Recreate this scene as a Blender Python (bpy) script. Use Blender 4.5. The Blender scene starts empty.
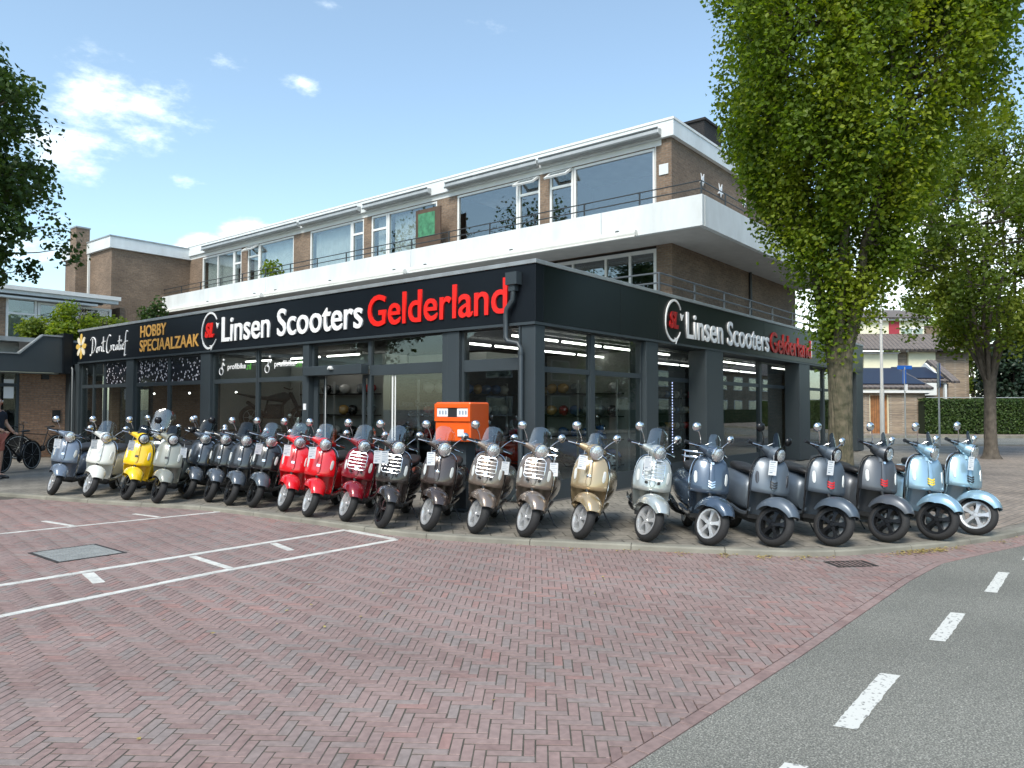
import bpy, math, random
from mathutils import Vector, Matrix, noise
R = math.radians
random.seed(7)
sc = bpy.context.scene
COL = sc.collection

# ------------------------------------------------------------------ camera
CAM = Vector((-9.30, -7.02, 1.60))
F_PX, PITCH, ROLL, YAW = 738.6, 0.032443, 0.0024267, 0.678266
fh = Vector((math.cos(YAW), math.sin(YAW), 0)); rt = Vector((math.sin(YAW), -math.cos(YAW), 0)); up0 = Vector((0, 0, 1))
fwd = math.cos(PITCH)*fh + math.sin(PITCH)*up0
upv = -math.sin(PITCH)*fh + math.cos(PITCH)*up0
r2 = math.cos(ROLL)*rt + math.sin(ROLL)*upv
u2 = -math.sin(ROLL)*rt + math.cos(ROLL)*upv
cd = bpy.data.cameras.new('camera'); cam = bpy.data.objects.new('camera', cd); COL.objects.link(cam)
m = Matrix((r2, u2, -fwd)).transposed().to_4x4(); m.translation = CAM
cam.matrix_world = m
cd.sensor_width = 36; cd.lens = F_PX/1024*36; cd.clip_end = 3000; cd.clip_start = 0.05
sc.camera = cam

def CF(lat, dep, z=0.0):
    """a point given as metres to the side of and ahead of where the photographer stands"""
    p = CAM + rt*lat + fh*dep
    return Vector((p.x, p.y, z))

# ------------------------------------------------------------------ light
SUN_EL, SUN_AZ = R(48), R(196)          # azimuth in world XY, from +X counter-clockwise
w = bpy.data.worlds.new('World'); sc.world = w; w.use_nodes = True
nt = w.node_tree; N = nt.nodes; Lk = nt.links
bg = N['Background']; bg.inputs['Strength'].default_value = 0.15
sky = N.new('ShaderNodeTexSky'); sky.sky_type = 'NISHITA'; sky.sun_disc = False
sky.sun_elevation = SUN_EL; sky.sun_rotation = math.pi/2 - SUN_AZ
sky.air_density = 1.0; sky.dust_density = 1.2; sky.ozone_density = 1.0; sky.altitude = 0
tc = N.new('ShaderNodeTexCoord')
def sky_dir(px, py):
    d = fwd + r2*((px-512)/F_PX) - u2*((py-384)/F_PX); d.normalize(); return d
def wmath(op, a, b=None, clamp=False):
    n = N.new('ShaderNodeMath'); n.operation = op; n.use_clamp = clamp
    for i, v in enumerate((a, b)):
        if v is None: continue
        if isinstance(v, (int, float)): n.inputs[i].default_value = v
        else: Lk.new(v, n.inputs[i])
    return n.outputs[0]
nz = N.new('ShaderNodeTexNoise'); nz.inputs['Scale'].default_value = 13; nz.inputs['Detail'].default_value = 9; nz.inputs['Roughness'].default_value = 0.62
mp = N.new('ShaderNodeMapping'); mp.inputs['Scale'].default_value = (1, 1, 2.2)
Lk.new(tc.outputs['Generated'], mp.inputs['Vector']); Lk.new(mp.outputs[0], nz.inputs['Vector'])
cur = None
# cloud banks: direction, angular half-size, height squash, density
for (px, py, rad, sq, den) in ((118, 105, .14, 2.0, .42), (60, 150, .11, 1.9, .42), (175, 180, .05, 2.2, .42), (252, 236, .05, 1.8, .95), (203, 248, .05, 2.2, .9),
                               (222, 62, .035, 1.4, .30), (305, 85, .045, 2.0, .32), (330, 5, .03, 2.5, .15), (20, 240, .2, 2.6, .30), (500, 25, .12, 2.4, .12),
                               (990, 290, .25, 1.3, 1.0), (820, 330, .16, 1.6, 1.0)):
    d = sky_dir(px, py)
    v1 = N.new('ShaderNodeVectorMath'); v1.operation = 'SUBTRACT'; Lk.new(tc.outputs['Generated'], v1.inputs[0]); v1.inputs[1].default_value = d
    v2 = N.new('ShaderNodeVectorMath'); v2.operation = 'MULTIPLY'; Lk.new(v1.outputs[0], v2.inputs[0]); v2.inputs[1].default_value = (1/rad, 1/rad, sq/rad)
    v3 = N.new('ShaderNodeVectorMath'); v3.operation = 'LENGTH'; Lk.new(v2.outputs[0], v3.inputs[0])
    f = wmath('MULTIPLY', wmath('SUBTRACT', 1.0, v3.outputs['Value'], True), den*1.5)
    cur = f if cur is None else wmath('MAXIMUM', cur, f)
cl = wmath('ADD', wmath('MULTIPLY', cur, 1.0), wmath('MULTIPLY', wmath('SUBTRACT', nz.outputs['Fac'], 0.5), 1.7))
# a broad field of cloud over the half of the sky behind the photographer
sx = N.new('ShaderNodeSeparateXYZ'); Lk.new(tc.outputs['Generated'], sx.inputs[0])
mr = N.new('ShaderNodeMapRange'); mr.inputs['From Min'].default_value = .25; mr.inputs['From Max'].default_value = .85; mr.interpolation_type = 'SMOOTHSTEP'
gate = wmath('GREATER_THAN', cur, 0.001)
Lk.new(wmath('MULTIPLY', cl, 1.0), mr.inputs['Value'])
fade = wmath('MULTIPLY', mr.outputs[0], wmath('MULTIPLY', cur, 4.0, True), True)
mixc = N.new('ShaderNodeMix'); mixc.data_type = 'RGBA'
Lk.new(wmath('MULTIPLY', fade, .60), mixc.inputs[0]); Lk.new(sky.outputs[0], mixc.inputs[6]); mixc.inputs[7].default_value = (9.0, 8.6, 8.7, 1)
veil = N.new('ShaderNodeMix'); veil.data_type = 'RGBA'; veil.inputs[0].default_value = .05; Lk.new(mixc.outputs[2], veil.inputs[6]); veil.inputs[7].default_value = (6.6, 6.4, 6.3, 1)
vt = N.new('ShaderNodeVectorMath'); vt.operation = 'MULTIPLY'; vt.inputs[1].default_value = (.97, 1.05, .99)
Lk.new(veil.outputs[2], vt.inputs[0]); Lk.new(vt.outputs[0], bg.inputs['Color'])

sd = bpy.data.lights.new('sun', 'SUN'); sd.energy = 2.1; sd.angle = R(20); sd.color = (1, .94, .85)
sun = bpy.data.objects.new('sun', sd); COL.objects.link(sun)
sv = Vector((math.cos(SUN_AZ)*math.cos(SUN_EL), math.sin(SUN_AZ)*math.cos(SUN_EL), math.sin(SUN_EL)))
sun.rotation_euler = sv.to_track_quat('Z', 'Y').to_euler(); sun.location = sv*60

sc.render.engine = 'CYCLES'
cy = sc.cycles; cy.use_denoising = True; cy.max_bounces = 7; cy.diffuse_bounces = 3; cy.glossy_bounces = 3; cy.transmission_bounces = 3
cy.transparent_max_bounces = 14; cy.caustics_reflective = False; cy.caustics_refractive = False; cy.sample_clamp_indirect = 6
vs = sc.view_settings; vs.view_transform = 'Standard'; vs.look = 'None'; vs.exposure = 0.82; vs.gamma = 1; vs.use_curve_mapping = False

# ------------------------------------------------------------------ materials
def base_mat(name):
    m = bpy.data.materials.new(name); m.use_nodes = True
    return m, m.node_tree.nodes, m.node_tree.links, m.node_tree.nodes['Principled BSDF']
def c4(c): return (c[0], c[1], c[2], 1)
def mat(name, col, rough=.5, metal=0, coat=0, var=0, vscale=3, bump=0, bscale=60, emit=0, spec=.5, dirt=None):
    m, n, l, b = base_mat(name)
    b.inputs['Base Color'].default_value = c4(col); b.inputs['Roughness'].default_value = rough
    b.inputs['Metallic'].default_value = metal; b.inputs['Coat Weight'].default_value = coat; b.inputs['Coat Roughness'].default_value = .04
    b.inputs['Specular IOR Level'].default_value = spec
    if emit:
        b.inputs['Emission Color'].default_value = c4(col); b.inputs['Emission Strength'].default_value = emit
    t = n.new('ShaderNodeTexCoord')
    if var:
        z = n.new('ShaderNodeTexNoise'); z.inputs['Scale'].default_value = vscale; z.inputs['Detail'].default_value = 6
        l.new(t.outputs['Object'], z.inputs['Vector'])
        rp = n.new('ShaderNodeValToRGB'); e = rp.color_ramp.elements; e[0].position = .3; e[1].position = .7
        dk = dirt or tuple(x*(1-var) for x in col)
        e[0].color = c4(dk); e[1].color = c4(tuple(min(1, x*(1+var*.5)) for x in col))
        l.new(z.outputs['Fac'], rp.inputs[0]); l.new(rp.outputs[0], b.inputs['Base Color'])
    if bump:
        z2 = n.new('ShaderNodeTexNoise'); z2.inputs['Scale'].default_value = bscale; z2.inputs['Detail'].default_value = 4
        l.new(t.outputs['Object'], z2.inputs['Vector'])
        bp = n.new('ShaderNodeBump'); bp.inputs['Strength'].default_value = bump; bp.inputs['Distance'].default_value = .01
        l.new(z2.outputs['Fac'], bp.inputs['Height']); l.new(bp.outputs[0], b.inputs['Normal'])
    return m
def brick_mat(name, c1, c2, mortar, bw=.22, bh=.065, ms=.010, rot=0, flat=False, bump=.5, rough=.85, offset=.5):
    """bricks in metres; for walls u = x+y (every wall is parallel to one of the building's axes), v = z"""
    m, n, l, b = base_mat(name)
    g = n.new('ShaderNodeNewGeometry'); s = n.new('ShaderNodeSeparateXYZ'); l.new(g.outputs['Position'], s.inputs[0])
    cb = n.new('ShaderNodeCombineXYZ')
    if flat:
        l.new(s.outputs[0], cb.inputs[0]); l.new(s.outputs[1], cb.inputs[1])
    else:
        a = n.new('ShaderNodeMath'); l.new(s.outputs[0], a.inputs[0]); l.new(s.outputs[1], a.inputs[1]); l.new(a.outputs[0], cb.inputs[0]); l.new(s.outputs[2], cb.inputs[1])
    mp = n.new('ShaderNodeMapping'); mp.inputs['Rotation'].default_value = (0, 0, rot); l.new(cb.outputs[0], mp.inputs[0])
    bt = n.new('ShaderNodeTexBrick'); l.new(mp.outputs[0], bt.inputs[0])
    bt.inputs['Color1'].default_value = c4(c1); bt.inputs['Color2'].default_value = c4(c2); bt.inputs['Mortar'].default_value = c4(mortar)
    bt.inputs['Scale'].default_value = 1; bt.inputs['Brick Width'].default_value = bw; bt.inputs['Row Height'].default_value = bh
    bt.inputs['Mortar Size'].default_value = ms; bt.inputs['Mortar Smooth'].default_value = .2; bt.offset = offset
    z = n.new('ShaderNodeTexNoise'); z.inputs['Scale'].default_value = .9; z.inputs['Detail'].default_value = 8; l.new(cb.outputs[0], z.inputs[0])
    z3 = n.new('ShaderNodeTexNoise'); z3.inputs['Scale'].default_value = 14; z3.inputs['Detail'].default_value = 5; l.new(cb.outputs[0], z3.inputs[0])
    ad = n.new('ShaderNodeMath'); ad.operation = 'MULTIPLY'; l.new(z.outputs[0], ad.inputs[0]); l.new(z3.outputs[0], ad.inputs[1])
    r_ = n.new('ShaderNodeMapRange'); r_.inputs['From Min'].default_value = .12; r_.inputs['From Max'].default_value = .4; r_.inputs['To Min'].default_value = .68; r_.inputs['To Max'].default_value = 1.28
    l.new(ad.outputs[0], r_.inputs[0])
    vm = n.new('ShaderNodeVectorMath'); vm.operation = 'SCALE'; l.new(bt.outputs['Color'], vm.inputs[0]); l.new(r_.outputs[0], vm.inputs['Scale'])
    l.new(vm.outputs[0], b.inputs['Base Color']); b.inputs['Roughness'].default_value = rough
    bp = n.new('ShaderNodeBump'); bp.inputs['Strength'].default_value = bump; bp.inputs['Distance'].default_value = .006; bp.invert = True
    l.new(bt.outputs['Fac'], bp.inputs['Height']); l.new(bp.outputs[0], b.inputs['Normal'])
    return m
def glass_mat(name, tint=(.8, .85, .84), ior=1.5, boost=1.0, add=.02, rough=.0):
    m, n, l, b = base_mat(name)
    n.remove(b); out = n['Material Output']
    tr = n.new('ShaderNodeBsdfTransparent'); tr.inputs[0].default_value = c4(tint)
    gl = n.new('ShaderNodeBsdfGlossy'); gl.inputs['Roughness'].default_value = rough; gl.inputs['Color'].default_value = (.95, .98, 1, 1)
    fc = n.new('ShaderNodeLayerWeight'); fc.inputs['Blend'].default_value = .5
    pw = n.new('ShaderNodeMath'); pw.operation = 'POWER'; pw.inputs[1].default_value = 4.2; l.new(fc.outputs['Facing'], pw.inputs[0])
    fr = n.new('ShaderNodeMath'); fr.operation = 'MULTIPLY_ADD'; fr.inputs[1].default_value = .93; fr.inputs[2].default_value = .045; l.new(pw.outputs[0], fr.inputs[0])
    mm = n.new('ShaderNodeMath'); mm.operation = 'MULTIPLY_ADD'; mm.inputs[1].default_value = boost; mm.inputs[2].default_value = add; mm.use_clamp = True
    l.new(fr.outputs[0], mm.inputs[0])
    t = n.new('ShaderNodeTexCoord'); z = n.new('ShaderNodeTexNoise'); z.inputs['Scale'].default_value = .7; l.new(t.outputs['Object'], z.inputs[0])
    bp = n.new('ShaderNodeBump'); bp.inputs['Strength'].default_value = .05; bp.inputs['Distance'].default_value = .02; l.new(z.outputs[0], bp.inputs['Height']); l.new(bp.outputs[0], gl.inputs['Normal'])
    mx = n.new('ShaderNodeMixShader'); l.new(mm.outputs[0], mx.inputs[0]); l.new(tr.outputs[0], mx.inputs[1]); l.new(gl.outputs[0], mx.inputs[2])
    l.new(mx.outputs[0], out.inputs[0]); return m
def paint(name, col, metal=0.0, rough=.32, matte=False):
    m, n, l, b = base_mat(name)
    b.inputs['Base Color'].default_value = c4(col); b.inputs['Metallic'].default_value = metal; b.inputs['Roughness'].default_value = (rough-.06) if not matte else .38
    b.inputs['Coat Weight'].default_value = 1.0 if not matte else .35; b.inputs['Coat Roughness'].default_value = .03 if not matte else .22
    return m
def leaf_mat(name, c1, c2, c3, trans=.4):
    m, n, l, b = base_mat(name)
    at = n.new('ShaderNodeAttribute'); at.attribute_name = 'rnd'
    rp = n.new('ShaderNodeValToRGB'); e = rp.color_ramp.elements; e[0].color = c4(c1); e[0].position = 0; e[1].color = c4(c3); e[1].position = 1
    k = rp.color_ramp.elements.new(.5); k.color = c4(c2)
    l.new(at.outputs['Fac'], rp.inputs[0]); l.new(rp.outputs[0], b.inputs['Base Color']); b.inputs['Roughness'].default_value = .5; b.inputs['Specular IOR Level'].default_value = .35
    tl = n.new('ShaderNodeBsdfTranslucent'); vm = n.new('ShaderNodeVectorMath'); vm.operation = 'MULTIPLY'; l.new(rp.outputs[0], vm.inputs[0]); vm.inputs[1].default_value = (1.5, 1.5, .6)
    l.new(vm.outputs[0], tl.inputs[0])
    mx = n.new('ShaderNodeMixShader'); mx.inputs[0].default_value = trans; out = n['Material Output']
    l.new(b.outputs[0], mx.inputs[1]); l.new(tl.outputs[0], mx.inputs[2]); l.new(mx.outputs[0], out.inputs[0]); return m

M = {}
M['anthracite'] = mat('anthracite_metal', (.040, .052, .060), .42, var=.12, vscale=1.2)
M['fascia_front'] = mat('sign_panel', (.008, .011, .015), .38, var=.2, vscale=.7, spec=.22)
M['fascia_side'] = mat('sign_panel_dark', (.007, .011, .012), .30, var=.25, vscale=.5, spec=.30)
M['cap'] = mat('zinc_cap', (.34, .37, .38), .4, .3, var=.2)
M['white_panel'] = mat('white_painted_panel', (.70, .74, .75), .5, var=.10, vscale=1.4, dirt=(.60, .63, .63))
M['white_trim'] = mat('white_trim', (.76, .77, .75), .45, var=.06)
n_ = M['white_panel'].node_tree.nodes; l_ = M['white_panel'].node_tree.links; mq = n_.new('ShaderNodeMapping'); mq.inputs['Scale'].default_value = (1.3, 1.3, .5)
tq = [x for x in n_ if x.type == 'TEX_COORD'][0]; nq = [x for x in n_ if x.type == 'TEX_NOISE'][0]; l_.new(tq.outputs['Object'], mq.inputs[0]); l_.new(mq.outputs[0], nq.inputs[0]); nq.inputs['Detail'].default_value = 9; nq.inputs['Roughness'].default_value = .65
M['soffit'] = mat('soffit_render', (.50, .49, .47), .8, var=.10)
M['awning'] = mat('awning_case', (.76, .76, .72), .5, var=.08)
M['dark_wood'] = mat('dark_wood', (.09, .055, .035), .7, var=.3)
M['green_poster'] = mat('green_poster', (.06, .22, .11), .5, var=.5, vscale=6)
M['awning_grey'] = mat('grey_awning_case', (.40, .42, .42), .4, .2, var=.15)
M['awning_dark'] = mat('awning_rail', (.10, .11, .11), .5)
M['rail'] = mat('dark_rail', (.055, .06, .062), .4, .4)
M['rail_grey'] = mat('galvanised_rail', (.13, .14, .145), .4, .6)
M['brick'] = brick_mat('brown_brick', (.235, .160, .108), (.165, .110, .076), (.19, .16, .125), bump=.4)
M['brick_light'] = brick_mat('mixed_brick', (.36, .28, .20), (.20, .155, .12), (.34, .30, .25))
M['brick_orange'] = brick_mat('orange_brick', (.38, .23, .145), (.29, .17, .11), (.24, .18, .14))
M['chimney_black'] = brick_mat('black_brick', (.018, .017, .018), (.024, .022, .022), (.013, .012, .012))
M['glass'] = glass_mat('shop_glass', (.84, .88, .87), boost=1.0, add=.01)
M['glass_house'] = glass_mat('window_glass', (.80, .84, .84), boost=1.3, add=.08)
M['screen'] = glass_mat('clear_windscreen', (.90, .91, .91), boost=1.0, add=.05)
M['screen_smoke'] = glass_mat('smoked_windscreen', (.38, .40, .42), boost=.8, add=.01)
M['asphalt'] = None
M['kerb'] = mat('kerb_concrete', (.245, .235, .195), .85, var=.3, vscale=2.5, bump=.3, bscale=120)
M['white_line'] = mat('white_paint', (.62, .62, .58), .7, var=.25, vscale=9, bump=.3, bscale=90)
M['chrome'] = mat('chrome', (.78, .79, .8), .08, 1.0)
M['alu'] = mat('silver_rim', (.62, .635, .65), .30, .55)
M['black_rim'] = mat('black_rim', (.02, .021, .023), .25, .5)
M['rubber'] = mat('tyre_rubber', (.017, .017, .018), .75, bump=.3, bscale=80)
M['black_plastic'] = mat('black_plastic', (.018, .019, .021), .45)
M['seat'] = mat('seat_vinyl', (.020, .019, .019), .5, bump=.2, bscale=150)
M['seat_brown'] = mat('brown_vinyl', (.06, .035, .025), .5, bump=.2, bscale=150)
M['lens'] = mat('lamp_lens', (.80, .82, .83), .10, .85, coat=1, bump=.9, bscale=42)
M['clear_lens'] = mat('indicator_lens', (.70, .72, .70), .12, .1, coat=1)
M['smoke_lens'] = mat('smoked_lens', (.05, .05, .055), .12, 0, coat=1)
M['mirror'] = mat('mirror', (.85, .87, .88), .03, 1.0)
M['tag'] = mat('white_card', (.80, .82, .84), .6)
M['ink'] = mat('grey_ink', (.30, .36, .44), .7)
M['sign_white'] = mat('white_letters', (.86, .87, .88), .4)
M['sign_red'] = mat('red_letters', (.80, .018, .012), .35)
M['sign_red_dark'] = mat('patchy_dark_red_letters', (.42, .012, .012), .4, var=.5, vscale=6)  # darker, patchy red for the side sign
M['gold'] = mat('orange_gold_letters', (.86, .46, .11), .45, var=.25, vscale=2.5)
M['gold2'] = mat('gold_petals', (.75, .50, .12), .45); M['gold3'] = mat('pale_petals', (.85, .78, .60), .45)
M['green_letters'] = mat('green_letters', (.10, .42, .06), .5)
M['orange_box'] = mat('orange_enamel', (.86, .115, .012), .32, coat=.3, var=.05)
M['ceiling'] = mat('shop_ceiling', (.045, .047, .05), .8)
M['shop_wall'] = mat('shop_wall', (.33, .335, .32), .8, var=.05)
M['shop_dark'] = mat('shop_dark_wall', (.035, .04, .05), .7)
M['shop_floor'] = mat('shop_floor', (.13, .125, .12), .35)
M['tube'] = mat('lit_tube', (1, .97, .9), .5, emit=4)
M['blue_dots'] = mat('lit_blue_dot', (.55, .6, 1), .5, emit=2.5)
M['curtain'] = mat('net_curtain', (.80, .82, .80), .9, var=.15, vscale=4)
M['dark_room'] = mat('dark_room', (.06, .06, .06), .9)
M['cream'] = mat('cream_panel', (.80, .77, .56), .6, var=.05)
M['red_panel'] = mat('dark_red_panel', (.34, .035, .05), .6)
M['solar'] = mat('solar_panel', (.012, .018, .040), .38, spec=.3)
M['oak'] = mat('oak_boards', (.34, .15, .055), .6, var=.3, vscale=5)
M['blue_sign'] = mat('blue_sign', (.015, .12, .50), .4)
M['steel'] = mat('galvanised_steel', (.50, .52, .52), .45, .5, var=.15)
M['white_post'] = mat('pale_post', (.62, .63, .61), .5, var=.08)
M['ac'] = mat('white_casing', (.74, .75, .72), .5)
M['skin'] = mat('skin', (.50, .29, .20), .55); M['shirt'] = mat('dark_shirt', (.014, .018, .028), .85); M['shorts'] = mat('faded_red_cloth', (.45, .15, .11), .85)
M['hair'] = mat('brown_hair', (.04, .025, .015), .7)
M['bark'] = mat('grey_bark', (.125, .105, .070), .95, var=.6, vscale=9, bump=1.0, bscale=26, dirt=(.050, .052, .028))
M['bark2'] = mat('brown_bark', (.115, .098, .080), .95, var=.4, vscale=6, bump=.9, bscale=22)
M['grate'] = mat('grey_grate', (.30, .31, .30), .6, .2, var=.2, vscale=8)
M['iron'] = mat('cast_iron', (.045, .04, .037), .7, .3)
M['film'] = None
M['roof_tile'] = None
M['leaf_main'] = leaf_mat('leaves_main', (.085, .145, .014), (.150, .220, .018), (.27, .32, .028), .5)  # sun highlights on the crown put into the third leaf tone
M['leaf_dark'] = leaf_mat('leaves_dark', (.026, .056, .014), (.045, .088, .020), (.075, .125, .028), .35)
M['leaf_mid'] = leaf_mat('leaves_mid', (.080, .130, .018), (.14, .195, .024), (.21, .255, .036), .5)
M['leaf_con'] = leaf_mat('needles', (.010, .024, .014), (.018, .036, .020), (.028, .05, .026), .15)
M['leaf_hedge'] = leaf_mat('hedge_leaves', (.025, .055, .012), (.05, .095, .02), (.085, .135, .03), .25)
M['hedge_far'] = mat('far_hedge', (.03, .06, .015), .9, var=.5, vscale=6, bump=1, bscale=12)
M['leaf_yellow'] = leaf_mat('fallen_leaves', (.30, .23, .09), (.45, .36, .12), (.22, .15, .06), .1)

def asphalt():
    m, n, l, b = base_mat('asphalt'); g = n.new('ShaderNodeNewGeometry')
    z = n.new('ShaderNodeTexNoise'); z.inputs['Scale'].default_value = 110; z.inputs['Detail'].default_value = 3; z.inputs['Roughness'].default_value = .7
    z2 = n.new('ShaderNodeTexNoise'); z2.inputs['Scale'].default_value = .5; z2.inputs['Detail'].default_value = 6
    v = n.new('ShaderNodeTexVoronoi'); v.inputs['Scale'].default_value = 140
    for q in (z, z2, v): l.new(g.outputs['Position'], q.inputs[0])
    rp = n.new('ShaderNodeValToRGB'); e = rp.color_ramp.elements; e[0].position = .36; e[0].color = (.088, .088, .076, 1); e[1].position = .68; e[1].color = (.43, .42, .365, 1)
    k = rp.color_ramp.elements.new(.53); k.color = (.190, .187, .163, 1)
    l.new(z.outputs[0], rp.inputs[0])
    mr = n.new('ShaderNodeMapRange'); mr.inputs['From Min'].default_value = .3; mr.inputs['From Max'].default_value = .7; mr.inputs['To Min'].default_value = .76; mr.inputs['To Max'].default_value = 1.12
    l.new(z2.outputs[0], mr.inputs[0]); vm = n.new('ShaderNodeVectorMath'); vm.operation = 'SCALE'; l.new(rp.outputs[0], vm.inputs[0]); l.new(mr.outputs[0], vm.inputs['Scale'])
    l.new(vm.outputs[0], b.inputs['Base Color']); b.inputs['Roughness'].default_value = .8
    bp = n.new('ShaderNodeBump'); bp.inputs['Strength'].default_value = .6; bp.inputs['Distance'].default_value = .004; l.new(v.outputs['Distance'], bp.inputs['Height']); l.new(bp.outputs[0], b.inputs['Normal'])
    return m
M['asphalt'] = asphalt()
def paver_mat():
    """single clay pavers: colour per brick from the attribute"""
    m, n, l, b = base_mat('clay_paver'); at = n.new('ShaderNodeAttribute'); at.attribute_name = 'rnd'; g = n.new('ShaderNodeNewGeometry')
    rp = n.new('ShaderNodeValToRGB'); e = rp.color_ramp.elements
    e[0].position = 0; e[0].color = (.228, .190, .178, 1); e[1].position = 1; e[1].color = (.295, .178, .158, 1)
    for p, c in ((.12, (.245, .200, .186)), (.28, (.254, .186, .172)), (.75, (.268, .188, .172)), (.92, (.220, .150, .138))):
        k = rp.color_ramp.elements.new(p); k.color = c4(c)
    l.new(at.outputs['Fac'], rp.inputs[0])
    z = n.new('ShaderNodeTexNoise'); z.inputs['Scale'].default_value = 22; z.inputs['Detail'].default_value = 8; l.new(g.outputs['Position'], z.inputs[0])
    z2 = n.new('ShaderNodeTexNoise'); z2.inputs['Scale'].default_value = .8; z2.inputs['Detail'].default_value = 7; z2.inputs['Roughness'].default_value = .6; l.new(g.outputs['Position'], z2.inputs[0])
    ad = n.new('ShaderNodeMath'); ad.operation = 'ADD'; l.new(z.outputs[0], ad.inputs[0]); l.new(z2.outputs[0], ad.inputs[1])
    mr = n.new('ShaderNodeMapRange'); mr.inputs['From Min'].default_value = .72; mr.inputs['From Max'].default_value = 1.28; mr.inputs['To Min'].default_value = .76; mr.inputs['To Max'].default_value = 1.20
    l.new(ad.outputs[0], mr.inputs[0]); vm = n.new('ShaderNodeVectorMath'); vm.operation = 'SCALE'; l.new(rp.outputs[0], vm.inputs[0]); l.new(mr.outputs[0], vm.inputs['Scale'])
    l.new(vm.outputs[0], b.inputs['Base Color']); b.inputs['Roughness'].default_value = .82
    bp = n.new('ShaderNodeBump'); bp.inputs['Strength'].default_value = .5; bp.inputs['Distance'].default_value = .004; l.new(z.outputs[0], bp.inputs['Height']); l.new(bp.outputs[0], b.inputs['Normal'])
    return m
M['paver'] = paver_mat()
M['joint'] = mat('joint_sand', (.088, .078, .062), .95, var=.4, vscale=12)
M['paver_far'] = brick_mat('paver_sheet', (.250, .180, .164), (.225, .168, .155), (.115, .10, .082), bw=.21, bh=.07, ms=.006, rot=R(30), flat=True, bump=.2)
M['pavement'] = brick_mat('pavement_slabs', (.245, .225, .19), (.19, .175, .15), (.10, .095, .075), bw=.30, bh=.30, ms=.010, rot=R(45), flat=True, bump=.4)
M['walk_brick'] = brick_mat('walk_brick', (.30, .245, .20), (.23, .19, .16), (.14, .13, .11), bw=.21, bh=.105, ms=.008, rot=R(8), flat=True, bump=.3)
def film():
    m, n, l, b = base_mat('dotted_window_film'); g = n.new('ShaderNodeNewGeometry'); v = n.new('ShaderNodeTexVoronoi'); v.inputs['Scale'].default_value = 15
    mp = n.new('ShaderNodeMapping'); mp.inputs['Scale'].default_value = (0, 1, 1); l.new(g.outputs['Position'], mp.inputs[0]); l.new(mp.outputs[0], v.inputs[0])
    s = n.new('ShaderNodeSeparateColor'); l.new(v.outputs['Color'], s.inputs[0]); th = n.new('ShaderNodeMath'); th.operation = 'MULTIPLY'; l.new(s.outputs[0], th.inputs[0]); th.inputs[1].default_value = .036
    lt = n.new('ShaderNodeMath'); lt.operation = 'LESS_THAN'; dd = n.new('ShaderNodeMath'); dd.operation = 'MULTIPLY'; dd.inputs[1].default_value = .075
    l.new(v.outputs['Distance'], dd.inputs[0]); l.new(dd.outputs[0], lt.inputs[0]); l.new(th.outputs[0], lt.inputs[1])
    mx = n.new('ShaderNodeMix'); mx.data_type = 'RGBA'; l.new(lt.outputs[0], mx.inputs[0]); mx.inputs[6].default_value = (.012, .014, .02, 1); mx.inputs[7].default_value = (.62, .60, .66, 1)
    l.new(mx.outputs[2], b.inputs['Base Color']); b.inputs['Roughness'].default_value = .15; return m
M['film'] = film()
def tiles():
    m, n, l, b = base_mat('concrete_roof_tiles'); t = n.new('ShaderNodeTexCoord'); wv = n.new('ShaderNodeTexWave'); wv.inputs['Scale'].default_value = 1.05; wv.bands_direction = 'X'
    w2 = n.new('ShaderNodeTexWave'); w2.bands_direction = 'Z'; w2.inputs['Scale'].default_value = 1.5; w2.wave_profile = 'SAW'
    l.new(t.outputs['Object'], wv.inputs[0]); l.new(t.outputs['Object'], w2.inputs[0])
    a = n.new('ShaderNodeMath'); l.new(wv.outputs['Fac'], a.inputs[0]); l.new(w2.outputs['Fac'], a.inputs[1])
    z = n.new('ShaderNodeTexNoise'); z.inputs['Scale'].default_value = 5; l.new(t.outputs['Object'], z.inputs[0])
    rp = n.new('ShaderNodeValToRGB'); rp.color_ramp.elements[0].color = (.10, .085, .08, 1); rp.color_ramp.elements[1].color = (.22, .19, .175, 1); l.new(z.outputs[0], rp.inputs[0]); l.new(rp.outputs[0], b.inputs['Base Color'])
    b.inputs['Roughness'].default_value = .85
    bp = n.new('ShaderNodeBump'); bp.inputs['Strength'].default_value = 1; bp.inputs['Distance'].default_value = .08; l.new(a.outputs[0], bp.inputs['Height']); l.new(bp.outputs[0], b.inputs['Normal']); return m
M['roof_tile'] = tiles()

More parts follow.
